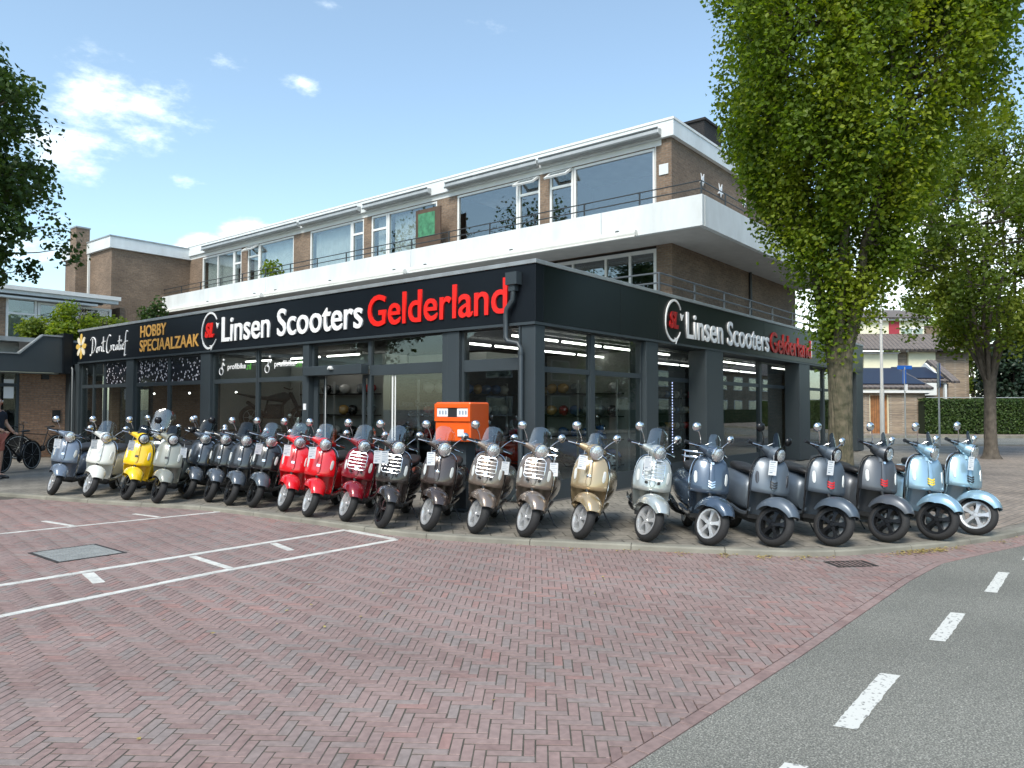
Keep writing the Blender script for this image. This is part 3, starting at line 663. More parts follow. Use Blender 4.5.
for y in (.95, 2.6):
    for x0, x1 in ((.6, 2.05), (2.1, 3.55), (3.6, 5.05), (5.1, 6.55), (8.9, 10.4), (10.45, 11.9), (13.3, 14.8), (14.9, 16.4)):
        if x0 > 8 and y < .8: continue
        MB().tube([(x0, y, 2.85), (x1-.1, y, 2.85)], .022, 8).build('strip_light', M['tube'], shop)
for x in (1.9, 2.9):
    for y0 in (6.6, 8.1, 10.2, 11.8, 13.5, 15.2): MB().tube([(x, y0, 2.85), (x, y0+1.2, 2.85)], .022, 8).build('strip_light', M['tube'], shop)  # extra tubes added to brighten the rooms behind the long front
mb = MB(); mb.box((.4, .72, 2.90), (18.5, .80, 2.955)); mb.build('light_track', M['white_trim'], shop, smooth=False)
for i in range(26):
    MB().ball((5.95, .62, .55+i*.065), .012, n=6, m_=4).build('blue_light', M['blue_dots'], shop)
for y, x in ((15.2, 1.2), (13.3, 1.3), (12.9, 1.6), (11.9, 1.4), (11.2, 1.5)): MB().ball((x, y, 2.0), .03, n=8, m_=6).build('lamp_bulb', M['tube'], shop)
# downpipes
mb = MB(); mb.box((-.15, .27, 3.58), (-.01, .50, 3.78)); mb.box((-.12, .33, 3.48), (-.02, .46, 3.58)); mb.tube([(-.075, .39, 3.50), (-.075, .40, 3.34), (-.085, .52, 3.20), (-.085, .54, 3.10), (-.085, .54, 2.74), (-.085, .49, 2.67), (-.07, .30, 2.63), (-.06, .25, 2.55), (-.06, .25, .12)], .042, 12)
for z in (2.45, 1.4): mb.lathe([(.049, 0), (.049, .04)], (-.06, .25, z), n=12)
mb.build('downpipe', A, shop)
mb = MB(); mb.tube([(-.05, 18.0, 3.45), (-.06, 18.0, 2.9), (-.07, 17.85, 2.75), (-.07, 17.8, .12)], .032, 10); mb.build('downpipe', M['rail_grey'], shop)
# roof railing on the side
mb = MB()
for z in (4.58, 4.36): mb.tube([(5.3, 3.2, z), (5.3, .6, z), (20.0, .6, z)], .020, 8)
for x in (5.3, 7.1, 8.85, 10.6, 12.35, 14.1, 15.85, 17.6, 19.3): mb.box((x-.018, .58, 3.8), (x+.018, .62, 4.58))
mb.box((5.28, 1.9, 3.8), (5.32, 1.94, 4.58)); mb.build('railing', M['rail_grey'], shop)
# window lettering
def text_mesh(body, bold=.02, depth=.02, shear=0, spacing=1.0):
    cu = bpy.data.curves.new('tmp', 'FONT'); cu.body = body; cu.size = 1; cu.offset = bold; cu.extrude = depth; cu.shear = shear; cu.space_character = spacing; cu.resolution_u = 4
    ob = bpy.data.objects.new('tmp', cu); COL.objects.link(ob); bpy.context.view_layer.update()
    me = bpy.data.meshes.new_from_object(ob.evaluated_get(bpy.context.evaluated_depsgraph_get())); bpy.data.objects.remove(ob); bpy.data.curves.remove(cu); return me
def put_text(name, body, parent, org, u, n, width, height, mt, bold=.02, thick=.03, shear=0, spacing=1.0, label=None):
    """org = lower left corner in the world, u = reading direction, n = outward normal"""
    me = text_mesh(body, bold, .5, shear, spacing); me.name = name
    xs = [v.co.x for v in me.vertices]; ys = [v.co.y for v in me.vertices]; x0, x1, y0, y1 = min(xs), max(xs), min(ys), max(ys)
    org, u, n = Vector(org), Vector(u), Vector(n)
    for v in me.vertices:
        a = (v.co.x-x0)/(x1-x0)*width; b = (v.co.y-y0)/(y1-y0)*height; c = (v.co.z+.5)*thick
        v.co = org+u*a+Vector((0, 0, b))+n*c
    me.materials.clear(); me.materials.append(mt); o = bpy.data.objects.new(name, me); COL.objects.link(o); o.parent = parent
    if label: o['label'] = label
    return o
UL, NL = (0, -1, 0), (-1, 0, 0)
UR, NR = (1, 0, 0), (0, -1, 0)
def logo(parent, org, u, n, red, sc_=1.0):
    """oval of two arrows round the italic initials; org = centre"""
    org, u, n = Vector(org), Vector(u), Vector(n); Z = Vector((0, 0, 1))
    mb = MB()
    def P(a, b, c=0): return org+u*(a*sc_)+Z*(b*sc_)+n*c
    for s0, s1, in ((R(35), R(215)), (R(205+0), R(330))):
        N_ = 26; tilt = R(-12)
        outer = []; inn_ = []
        for i in range(N_+1):
            t = s0+(s1-s0)*i/N_; w_ = .012+.034*math.sin(math.pi*min(1, (i+2)/(N_+2)))
            for lst, rr in ((outer, 1), (inn_, 1-w_*2.4)):
                x, y = .38*rr*math.cos(t), .45*rr*math.sin(t); lst.append((x*math.cos(tilt)-y*math.sin(tilt)*.4, y))
        for i in range(N_):
            q = [P(*outer[i], .004), P(*outer[i+1], .004), P(*inn_[i+1], .004), P(*inn_[i], .004)]; mb.extrude(q, n*.022)
    # arrow heads
    for c, a in (((.37, .12), R(-95)), ((.10, -.40), R(25))):
        tri_ = [(.09, 0), (-.05, .07), (-.02, 0), (-.05, -.07)]
        mb.extrude([P(c[0]+x*math.cos(a)-y*math.sin(a), c[1]+x*math.sin(a)+y*math.cos(a), .006) for x, y in tri_], n*.024)
    mb.build('emblem', M['sign_white'], parent, smooth=False)
    put_text('lettering', 'SL', parent, P(-.20, -.17, .004), u, n, .40*sc_, .36*sc_, red, bold=.045, shear=.25)
sg = thing('shop_sign', 'sign on the long front, Linsen Scooters in white and Gelderland in bright red', 'sign', (0, 5, 3.4))
INV = Matrix.Translation((0, -5, -3.4))
def local(root):
    """children were made in world coordinates: keep them there"""
    bpy.context.view_layer.update()
    for o in root.children: o.matrix_parent_inverse = root.matrix_world.inverted()
logo(sg, (0, 9.86, 3.45), UL, NL, M['sign_red'])
put_text('lettering', 'Linsen Scooters', sg, (0, 9.30, 3.14), UL, NL, 5.12, .60, M['sign_white'], bold=.011)
put_text('lettering', 'Gelderland', sg, (0, 4.02, 3.14), UL, NL, 3.46, .60, M['sign_red'], bold=.011)
local(sg)
sg = thing('shop_sign', 'side sign Linsen Scooters Gelderland on the street side, with dark red letters', 'sign', (8, 0, 3.4))
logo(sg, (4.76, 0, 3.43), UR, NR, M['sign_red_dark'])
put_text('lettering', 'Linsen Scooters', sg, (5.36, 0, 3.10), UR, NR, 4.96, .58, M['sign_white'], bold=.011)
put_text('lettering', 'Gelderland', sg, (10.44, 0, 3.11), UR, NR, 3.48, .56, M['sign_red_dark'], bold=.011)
MB().box((13.90, -.034, 3.13), (13.96, -.001, 3.66)).build('letter_edge', M['sign_white'], sg, smooth=False)
local(sg)
sg = thing('shop_sign', 'orange-gold HOBBY SPECIAALZAAK lettering on the black band of the long front', 'sign', (0, 12, 3.4))
put_text('lettering', 'HOBBY', sg, (0, 13.50, 3.49), UL, NL, 1.45, .32, M['gold'], bold=.015, thick=.015)
put_text('lettering', 'SPECIAALZAAK', sg, (0, 13.52, 3.10), UL, NL, 3.15, .32, M['gold'], bold=.013, thick=.015); local(sg)
sg = thing('shop_sign', 'white handwritten name with a gold eight-petalled flower at the far end of the black band', 'sign', (0, 16, 3.4))
mb = MB(); mb2 = MB()
for k in range(8):
    a = k*math.pi/4+math.pi/8*0; q = []
    for i in range(14):
        t = 2*math.pi*i/14; x = .21+.16*math.cos(t)+ (.02 if k % 4 == 2 else 0); y = .075*math.sin(t)*(1+.25*math.cos(t)); q.append((x*math.cos(a)-y*math.sin(a), x*math.sin(a)+y*math.cos(a)))
    (mb if k % 2 == 0 else mb2).extrude([(-.004, 17.40-x, 3.45+y) for x, y in q], (-.014, 0, 0))
mb.build('petals', M['gold2'], sg, smooth=False); mb2.build('petals', M['gold3'], sg, smooth=False)
mb = MB()
# the handwriting, as brush strokes (x to the right, y up, units of the line height)
W_ = [[(.18, .80), (.16, .2), (.10, -.05), (.02, -.1), (0, 0)], [(0, .75), (.18, .92), (.38, .78), (.42, .45), (.30, .12), (.12, .02)],
      [(.55, .32), (.47, .22), (.49, .05), (.57, .04), (.61, .18), (.56, .32), (.66, .30)], [(.68, .36), (.70, .05), (.72, .28), (.80, .36)], [(.86, .34), (.86, .08), (.92, .1)], [(.87, .50), (.88, .51)],
      [(1.0, .85), (.97, .2), (1.0, .05), (1.06, .1)], [(.90, .55), (1.12, .60)],
      [(1.52, .82), (1.44, .93), (1.30, .75), (1.22, .35), (1.25, 0), (1.38, -.04), (1.50, .10)], [(1.56, .36), (1.58, .05), (1.60, .28), (1.68, .36)],
      [(1.70, .18), (1.80, .28), (1.76, .38), (1.70, .20), (1.76, .05), (1.86, .12)], [(2.0, .34), (1.90, .28), (1.90, .07), (1.98, .10), (2.02, .34), (2.03, .08)],
      [(2.16, .80), (2.12, .2), (2.15, .05), (2.20, .1)], [(2.05, .52), (2.28, .56)], [(2.26, .34), (2.26, .08), (2.32, .1)], [(2.27, .50), (2.28, .51)],
      [(2.34, .18), (2.44, .28), (2.40, .38), (2.34, .20), (2.40, .05), (2.48, .12)], [(2.72, .95), (2.62, 1.02), (2.56, .7), (2.54, 0), (2.50, -.28), (2.58, -.20)], [(2.46, .42), (2.70, .48)]]
for st in W_:
    P_ = chaikin(st, 2) if len(st) > 2 else st
    path = [Vector((-.012, 16.72-p[0]*.91, 3.18+p[1]*.56)) for p in P_]
    mb.tube(path, .017, 6)
mb.build('lettering', M['sign_white'], sg); local(sg)
# film lettering on the glass
def cyclist(parent, y, z):
    mb = MB()
    for dy, r in ((0, .085),):
        ring = [(XG+.024, y-dy-r*math.cos(t), z+r*math.sin(t)) for t in [i*2*math.pi/20 for i in range(21)]]; mb.tube(ring, .009, 6)
    mb.tube([(XG+.024, y-.02, z+.05), (XG+.024, y-.08, z+.20), (XG+.024, y-.14, z+.13)], .016, 6); mb.ball((XG+.024, y-.11, z+.27), .028, n=10, m_=6); mb.build('pictogram', M['sign_white'], parent)
for i, (y0, lab) in enumerate(((9.55, 'white and green profibike.nl lettering on the window pane under the oval emblem'), (7.62, 'white and green profibike.nl lettering on the window pane beside the sliding door'))):
    sg = thing('window_lettering', lab, 'lettering', (XG, y0, 2.5), group='web address lettering on the shop windows')
    cyclist(sg, y0, 2.46); put_text('lettering', 'profibike', sg, (XG+.028, y0-.28, 2.46), UL, NL, .78, .17, M['sign_white'], bold=.015, thick=.004)
    put_text('lettering', '.nl', sg, (XG+.028, y0-1.08, 2.47), UL, NL, .20, .16, M['green_letters'], bold=.012, thick=.004); local(sg)
sg = thing('window_lettering', 'dark Linsen Scooters Gelderland lettering inside the window beside the entrance door', 'lettering', (XG, 3.2, 1.7))
put_text('lettering', 'Linsen Scooters', sg, (XG+.046, 3.30, 1.62), UL, NL, .98, .12, M['black_plastic'], bold=.02, thick=.004)
put_text('lettering', 'Gelderland', sg, (XG+.046, 3.05, 1.44), UL, NL, .66, .10, M['black_plastic'], bold=.01, thick=.004); local(sg)

# ------------------------------------------------------------------ apartments above
apt = thing('apartment_building', 'two brick apartment storeys set back above the shop with white balconies and white roof edge', 'building', (9, 3, 3.8))
def ap(mb, name, mt, bevel=0, parent=None, smooth=False):
    o = mb.build(name, mt, parent or apt, smooth=smooth, bevel=bevel)
    if parent is None: o.matrix_parent_inverse = Matrix.Translation((-9, -3, -3.8))
    return o
XW, YW, TH = 8.98, 2.13, .22
ZR = 9.02
# side wall and back walls
ap(MB().box((XW, YW, 3.82), (19.2, YW+TH, ZR)), 'wall', M['brick']); ap(MB().box((19.0, YW+TH+.002, 3.82), (19.2, 14, ZR)), 'wall', M['brick'])
piers = [(28.2, 26.99), (23.54, 23.04), (19.53, 18.40), (15.01, 14.58), (11.09, 10.14), (6.61, 6.25), (2.64, YW+TH+.001)]
mb = MB()
for a, b in piers: mb.box((XW, b, 6.45), (XW+TH, a, 8.84))
mb.box((XW, YW+TH+.001, 6.1), (XW+TH, 28.2, 6.449)); mb.box((XW+.001, YW+TH+.001, 8.841), (XW+TH, 28.2, ZR))
mb.box((XW, 8.1, 3.82), (XW+TH, 28.2, 6.099)); mb.box((XW, YW+TH+.001, 3.82), (XW+TH, 8.099, 4.6)); mb.box((XW, YW+TH+.001, 4.601), (XW+TH, 2.60, 6.099)); ap(mb, 'wall', M['brick'])
ap(MB().box((XW-.012, YW+.3, 8.86), (XW-.001, 28.19, 9.015)), 'lintel_trim', M['white_trim'])
# white roof edge, deck, cap
mb = MB(); mb.box((8.86, 2.01, ZR+.002), (9.3, 28.19, 9.46)); mb.box((9.301, 2.01, ZR+.002), (19.32, 2.4, 9.46)); ap(mb, 'roof_edge', M['white_panel'], .006)
mb = MB(); mb.box((8.84, 1.99, 9.462), (9.3, 28.19, 9.53)); mb.box((9.301, 1.99, 9.462), (19.34, 2.4, 9.53)); ap(mb, 'roof_cap', M['white_trim'])
ap(MB().box((9.31, 2.41, 9.2), (19.3, 28, 9.44)), 'roof', M['cap'])
ch = ap(MB().box((12.05, 2.55, 9.531), (13.35, 3.36, 10.55)).box((12.0, 2.50, 10.551), (13.4, 3.41, 10.62)), 'chimney', M['chimney_black'])
# balcony: slab and parapet panels with joints
ap(MB().box((7.78, .78, 6.101), (XW-.001, 28.28, 6.3)).box((XW, .78, 6.101), (19.3, YW-.001, 6.3)), 'balcony_slab', M['soffit'])
mb = MB(); ys = [.632, 3.55, 10.98, 19.48, 28.3]
for a, b in zip(ys, ys[1:]): mb.box((7.64, a+.008, 6.1), (7.775, b-.008, 6.88))
xs = [7.776, 13.2, 19.32]
for a, b in zip(xs, xs[1:]): mb.box((a+.006, .632, 6.1), (b-.006, .772, 6.88))
ap(mb, 'balcony_parapet', M['white_panel'], .005)
mb = MB()
for z in (7.24, 7.05): mb.tube([(7.72, 28.2, z), (7.72, .70, z), (19.2, .70, z)], .017, 8)
y = .7
while y < 28.3: mb.box((7.705, y-.018, 6.88), (7.735, y+.018, 7.24)); y += 1.72
x = 9.2
while x < 19.3: mb.box((x-.018, .685, 6.88), (x+.018, .715, 7.24)); x += 1.72
ap(mb, 'railing', M['rail'])
# privacy screens on the balcony
for y, c in ((11.15, 'rail'),):
    ap(MB().box((8.40, 10.35, 6.31), (8.44, 11.55, 8.42)), 'privacy_screen', M['dark_wood'])
ap(MB().box((8.394, 10.62, 7.45), (8.399, 11.42, 8.28)), 'green_poster', M['green_poster'])
# a window with one or more panes on the front wall
def win(y1, y0, z0=6.45, z1=8.84, fw=.075, mull=(), bar=None, curtain=False, vent=False, x=XW):
    fr = MB(); xo = x+.02
    fr.box((xo, y0, z0), (xo+.09, y0+fw, z1)); fr.box((xo, y1-fw, z0), (xo+.09, y1, z1)); fr.box((xo, y0+fw, z0), (xo+.089, y1-fw, z0+fw)); fr.box((xo, y0+fw, z1-fw), (xo+.089, y1-fw, z1))
    for q in mull: fr.box((xo-.002, q-.035, z0+fw), (xo+.088, q+.035, z1-fw))
    if bar: fr.box((xo-.003, y0+fw, bar-.04), (xo+.087, y1-fw, bar+.04))
    f = ap(fr, 'window', M['white_trim'])
    ap(MB().box((xo+.04, y0+fw, z0+fw), (xo+.046, y1-fw, z1-fw)), 'pane', M['glass_house'], parent=f)
    if curtain:
        mb = MB(); n = int((y1-y0)/.05); rg = []
        for i in range(n+1):
            yy = y0+fw+(y1-y0-2*fw)*i/n; xx = xo+.28+.03*math.sin(i*1.9); rg.append([(xx, yy, z0+.1), (xx, yy, z1-.08), (xx+.01, yy, z1-.08), (xx+.01, yy, z0+.1)])
        mb.loft(rg); ap(mb, 'curtain', M['curtain'], parent=f, smooth=True)
    if vent:
        mb = MB(); mt = Matrix.Translation((xo-.01, 0, z1-.02)) @ Matrix.Rotation(R(55), 4, 'Y'); a, b = y0+.03, y1-.03; h = .42
        for bb in (((-.03, a, -h), (.03, a+.07, 0)), ((-.03, b-.07, -h), (.03, b, 0)), ((-.03, a+.07, -h), (.029, b-.07, -h+.07)), ((-.03, a+.07, -.07), (.029, b-.07, 0))): mb.box(bb[0], bb[1], mt)
        ap(mb, 'vent_sash', M['white_trim'], parent=f); mb = MB().box((-.004, a+.07, -h+.07), (.004, b-.07, -.07), mt); ap(mb, 'pane', M['glass_house'], parent=f)
    return f
win(26.99, 24.20, mull=(25.6,), curtain=True); win(24.18, 23.54, bar=8.2, mull=(), curtain=True); win(23.04, 22.14, bar=8.35, vent=True, curtain=True); win(22.12, 19.53, curtain=True)
win(18.40, 15.75, curtain=True); win(15.73, 15.01, bar=8.3); win(14.58, 13.68, bar=8.3, curtain=True); win(13.66, 11.09, curtain=True)
win(10.14, 7.50); win(7.48, 6.61, bar=8.35, vent=True); win(6.25, 5.38, bar=8.35, vent=True); win(5.36, 2.64)
win(8.10, 2.60, 4.6, 6.02, mull=(3.45, 4.25, 5.4, 6.8), fw=.10)
# rooms behind the upper glass
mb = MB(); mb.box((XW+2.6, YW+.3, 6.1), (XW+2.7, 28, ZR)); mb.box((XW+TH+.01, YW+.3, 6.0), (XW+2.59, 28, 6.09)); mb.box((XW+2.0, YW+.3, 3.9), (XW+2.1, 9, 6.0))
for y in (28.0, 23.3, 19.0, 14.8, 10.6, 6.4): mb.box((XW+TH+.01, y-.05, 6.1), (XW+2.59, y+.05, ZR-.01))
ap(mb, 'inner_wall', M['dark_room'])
# awning cases under the roof edge and on the balcony face
for a, b in ((26.55, 18.90), (18.75, 15.04), (14.74, 11.26), (10.44, 6.54), (6.46, 2.37)):
    o = MB().extrude([(8.855, b, 9.28), (8.68, b, 9.25), (8.66, b, 9.10), (8.855, b, 9.06)], (0, a-b, 0)); o = ap(o, 'awning_case', M['awning_grey'], .008)
    ap(MB().box((8.64, b, 9.065), (8.657, a, 9.115)).box((8.66, b+.02, 9.258), (8.85, a-.02, 9.262)).box((8.65, b+.01, 9.24), (8.664, a-.01, 9.275)), 'awning_rail', M['awning_dark'], parent=o)
for a, b in ((28.25, 19.62), (19.34, 11.16), (10.87, 2.43)):
    mb = MB().tube([(7.55, b, 6.16), (7.55, a, 6.16)], .085, 12); o = ap(mb, 'awning_case', M['awning'], smooth=True)
    ap(MB().box((7.45, b, 6.045), (7.50, a, 6.085)), 'awning_rail', M['awning'], parent=o)
    for q in ((a+b)/2, b+.6, a-.6): ap(MB().box((7.57, q-.04, 6.16), (7.635, q+.04, 6.3)), 'bracket', M['awning_dark'], parent=o)
ap(MB().tube([(14.53, YW-.05, 3.85), (14.53, YW-.05, 6.09)], .05, 10), 'downpipe', M['rail'], smooth=True)
ap(MB().box((XW-.03, 2.22, 8.02), (XW-.001, 2.50, 8.32)), 'wall_plate', M['white_panel'], .01)
ap(MB().tube([(XW-.02, 2.60, 8.85), (XW-.02, 2.60, 6.5)], .012, 6), 'cable', M['white_trim'])
# plane-tree ornaments and balcony plant
t = thing('balcony_plant', 'leafy green potted shrub standing on the upper balcony behind the railing', 'plant', (8.25, 20.0, 6.3))
MB().lathe([(.16, 0), (.2, .38), (.22, .4), (.19, .4), (.17, .34), (.001, .34)], n=14).build('pot', M['oak'], t)
def leafball(mb, c, rad, n, size, sq=1.0, rng=random):
    c = Vector(c)
    for _ in range(n):
        d = Vector((rng.gauss(0, 1), rng.gauss(0, 1), rng.gauss(0, 1))); d.normalize(); r_ = rad*(rng.random()**.45)
        p = c+Vector((d.x*r_, d.y*r_, d.z*r_*sq)); leaf(mb, p, d, size*rng.uniform(.6, 1.3), rng)
def leaf(mb, p, out, s, rng=random, a=None):
    nn = Vector((out.x*.5+rng.gauss(0, .5), out.y*.5+rng.gauss(0, .5), abs(out.z)*.3+.35+rng.gauss(0, .45)))
    if nn.length < .01: nn = Vector((0, 0, 1))
    nn.normalize(); t = nn.cross(Vector((rng.gauss(0, 1), rng.gauss(0, 1), rng.gauss(0, 1)))); t.normalize(); b = nn.cross(t)
    mb.a = rng.random()*.98+.01 if a is None else max(.01, min(.99, a+rng.gauss(0, .11)))
    o = len(mb.v); w_ = s*.42
    mb.v += [tuple(p-t*s*.5), tuple(p+b*w_+nn*s*.10-t*s*.05), tuple(p+t*s*.5), tuple(p-b*w_+nn*s*.10-t*s*.05)]
    mb.f += [(o, o+1, o+2), (o, o+2, o+3)]; mb.mi += [0, 0]; mb.at += [mb.a, mb.a]
mb = MB(); leafball(mb, (0, 0, .95), .5, 500, .12, 1.1); mb.build('foliage', M['leaf_main'], t, smooth=False)
MB().tube([(0, 0, .3), (.02, 0, .9)], .02, 6).build('stem', M['bark2'], t)
# wall birds on the side wall
for k, (x, z) in enumerate(((10.9, 8.30), (12.2, 8.28), (14.1, 8.32))):
    t = thing('wall_ornament', ('white metal bird on the side wall, seen right above the balcony corner', 'larger white metal bird with raised wings on the side wall', 'faint white bird on the side wall nearest the tree')[k], 'ornament', (x, YW-.04 if k else YW-.04, z), group='white bird ornaments on the side wall')
    mb = MB(); s = (.65, .75, .6)[k]
    mb.extrude([(a*s*.3, 0, b*s*.3) for a, b in ((-1, -.6), (-.4, -.1), (-.6, .9), (0, .3), (.5, 1.0), (.4, 0), (.9, -.3), (.3, -.4), (.1, -.9), (-.2, -.4))], (0, .02, 0)); mb.build('silhouette', M['sign_white'], t, smooth=False)

# brick block at the far left end
blk = thing('brick_block', 'plain brown brick end block with white roof edge beyond the long balcony', 'building', (7, 30, 3.8))
def pb(mb, name, mt, root, bevel=0, smooth=False):
    o = mb.build(name, mt, root, smooth=smooth, bevel=bevel); o.matrix_parent_inverse = Matrix.Translation(-root.location); return o
pb(MB().box((5.3, 28.2, 3.2), (13, 33.5, 8.85)), 'wall', M['brick'], blk); pb(MB().box((5.16, 28.06, 8.852), (13.1, 33.6, 9.36)), 'roof_edge', M['white_panel'], blk, .006)
pb(MB().box((5.13, 28.03, 9.362), (13.1, 33.6, 9.42)), 'roof_cap', M['cap'], blk)
c_ = pb(MB().box((4.69, 30.6, 3.0), (5.29, 31.3, 10.05)), 'chimney', M['brick'], blk); pb(MB().box((4.66, 30.57, 10.051), (5.32, 31.33, 10.12)), 'chimney_cap', M['cap'], blk)
pb(MB().box((5.20, 30.50, 3.2), (5.29, 30.59, 8.85)), 'corner_trim', M['white_trim'], blk)
# low house behind the planted roof
hs_ = thing('flat_roofed_house', 'low flat roofed house with a layered white roof edge behind the planted roof', 'building', (-2, 22, 3.6))
mb = MB(); mb.box((-14, 21.9, 5.60), (3.06, 30, 5.74)); pb(mb, 'roof_edge', M['white_trim'], hs_)
pb(MB().box((-14, 21.98, 5.47), (3.0, 22.3, 5.598)).box((-14, 22.05, 5.33), (2.3, 22.28, 5.40)), 'roof_edge', M['white_panel'], hs_); pb(MB().box((-14, 22.1, 5.401), (2.5, 22.29, 5.469)), 'shadow_board', M['rail'], hs_)
pb(MB().box((-1.8, 22.3, 3.6), (-.56, 22.5, 5.46)).box((3.2, 22.3, 3.3), (3.4, 29, 5.4)).box((-14, 22.31, 3.6), (-4.2, 22.5, 5.46)).box((-14, 29, 3.2), (3.2, 29.2, 5.4)), 'wall', M['brick'], hs_)
def hw(x0, x1, z0, z1, bars=()):
    mb = MB(); y = 22.32
    mb.box((x0, y, z0), (x0+.08, y+.08, z1)); mb.box((x1-.08, y, z0), (x1, y+.08, z1)); mb.box((x0+.08, y, z1-.08), (x1-.08, y+.079, z1)); mb.box((x0+.08, y, z0), (x1-.08, y+.079, z0+.06))
    for b in bars: mb.box((x0+.08, y+.001, b), (x1-.08, y+.078, b+.07))
    f = pb(mb, 'window', M['white_trim'], hs_); p = MB().box((x0+.08, y+.04, z0+.06), (x1-.08, y+.046, z1-.08)).build('pane', M['glass_house'], f, smooth=False); return f
hw(-.55, .40, 3.6, 5.40, (4.8,)); hw(.42, 2.9, 3.6, 5.3); hw(-4.2, -1.81, 3.6, 5.4, (4.8,))
pb(MB().box((.3, 23.6, 3.6), (3.1, 23.7, 5.4)), 'inner_wall', M['dark_room'], hs_); pb(MB().box((-4.2, 22.9, 3.6), (.29, 23.0, 5.0)), 'curtain', M['curtain'], hs_)
# left shop wing
wing = thing('brick_shop_wing', 'brown brick shop wing with dark stepped fascia at the left edge', 'building', (-3, 18.3, 0))
mb = MB(); mb.extrude([(-12, 18, 2.64), (-.32, 18, 2.64), (-.32, 18, 3.74), (-.86, 18, 3.74), (-1.46, 18, 3.16), (-12, 18, 3.16)], (0, .2, 0)); pb(mb, 'fascia', A, wing)
mb = MB(); mb.box((-12, 17.97, 3.162), (-1.47, 18.22, 3.20)); mb.box((-.86, 17.97, 3.742), (-.28, 18.22, 3.79)); mb.extrude([(-1.47, 17.97, 3.16), (-.86, 17.97, 3.742), (-.86, 17.97, 3.79), (-1.49, 17.97, 3.20)], (0, .25, 0)); pb(mb, 'fascia_cap', M['cap'], wing)
pb(MB().box((-.32, 17.9, 2.62), (-.05, 18.6, 3.86)), 'fascia', M['fascia_front'], wing)
pb(MB().box((-1.32, 18.4, 0), (-.02, 18.6, 2.64)), 'wall', M['brick_orange'], wing)
pb(MB().box((-12, 18.19, 3.55), (7.6, 22.2, 3.68)).box((-12, 18.21, 2.60), (-.33, 22, 2.638)), 'roof', M['cap'], wing)
pb(MB().box((-12, 18.9, 3.1), (-1.2, 19.0, 3.56)), 'white_upstand', M['white_panel'], wing)
mb = MB(); mb.box((-1.40, 18.38, ZP), (-1.33, 18.5, 2.63)); mb.box((-2.4, 18.38, ZP), (-2.3, 18.5, 2.63)); mb.box((-2.3, 18.385, 2.2), (-1.40, 18.49, 2.3)); mb.box((-2.3, 18.385, ZP), (-1.40, 18.49, .2)); dr = pb(mb, 'door', A, wing)
MB().box((-2.3, 18.43, .2), (-1.40, 18.436, 2.2)).build('pane', M['glass'], dr, smooth=False); MB().box((-2.3, 18.43, 2.3), (-1.40, 18.436, 2.62)).build('pane', M['glass'], dr, smooth=False)
pb(MB().box((-12, 18.4, 0), (-2.41, 18.6, 2.6)), 'wall', M['brick_orange'], wing); pb(MB().box((-2.4, 20, 0), (0, 20.1, 2.6)), 'inner_wall', M['shop_dark'], wing)
po = pb(MB().box((-1.72, 18.415, 1.85), (-1.46, 18.42, 2.42)), 'poster', M['tag'], wing)
pb(MB().box((-.75, 18.28, 2.44), (-.56, 18.399, 2.58)), 'wall_lamp', M['black_plastic'], wing); pb(MB().box((-.42, 18.36, 1.14), (-.20, 18.399, 1.50)), 'wall_vent', M['black_plastic'], wing)

# ------------------------------------------------------------------ scooters
# local frame: +X forward, +Y rider's left, origin under the front wheel
LOCK = R(35)
AX0, AXD = Vector((.06, 0, 0)), Vector((-.34, 0, .94)).normalized()
ROT = Matrix.Rotation(LOCK, 4, AXD)
def turn(p): return AX0+(ROT @ (p-AX0))
FW, WR, RWX = Vector((0, 0, .235)), .235, -1.33
def sup(hw, zb, zt, x, n=20, e=2.6, yo=0):
    """a rounded box section across the body"""
    zc, hz = (zb+zt)/2, (zt-zb)/2; out = []
    for k in range(n):
        a = 2*math.pi*k/n; c, s = math.cos(a), math.sin(a)
        out.append(Vector((x, yo+hw*math.copysign(abs(c)**(2/e), c), zc+hz*math.copysign(abs(s)**(2/e), s))))
    return out
def f_tyre(c):
    mb = MB(); prof = []
    for i in range(15):
        a = math.pi*(-.5+i/14)*1.15; prof.append((.186+.049*math.cos(a) if True else 0, .055*math.sin(a)))
    prof += [(.160, .040), (.160, -.040)]; prof.append(prof[0])
    mb.lathe(prof, c, 'Y', 36); return mb
def f_rim(c, nsp=5):
    mb = MB()
    mb.lathe([(.150, -.050), (.170, -.054), (.172, -.046), (.152, -.030), (.148, 0), (.152, .030), (.172, .046), (.170, .054), (.150, .050), (.138, .02), (.138, -.02), (.150, -.050)], c, 'Y', 36)
    mb.lathe([(.001, -.05), (.024, -.05), (.036, -.038), (.042, 0), (.036, .038), (.024, .05), (.001, .05)], c, 'Y', 20)
    for k in range(nsp):
        a = 2*math.pi*k/nsp+.3; ca_, sa_ = math.cos(a), math.sin(a)
        def q(r, w_, y): return Vector(c)+Vector((r*ca_-w_*sa_, y, r*sa_+w_*ca_))
        rings = [[q(r, -w_, -y), q(r, w_, -y), q(r, w_, y), q(r, -w_, y)] for r, w_, y in ((.03, .022, .046), (.08, .017, .046), (.12, .022, .044), (.150, .036, .044))]
        mb.loft(rings)
    return mb
def f_disc(c):
    return MB().lathe([(.028, .058), (.10, .058), (.10, .062), (.028, .062), (.028, .058)], c, 'Y', 28)
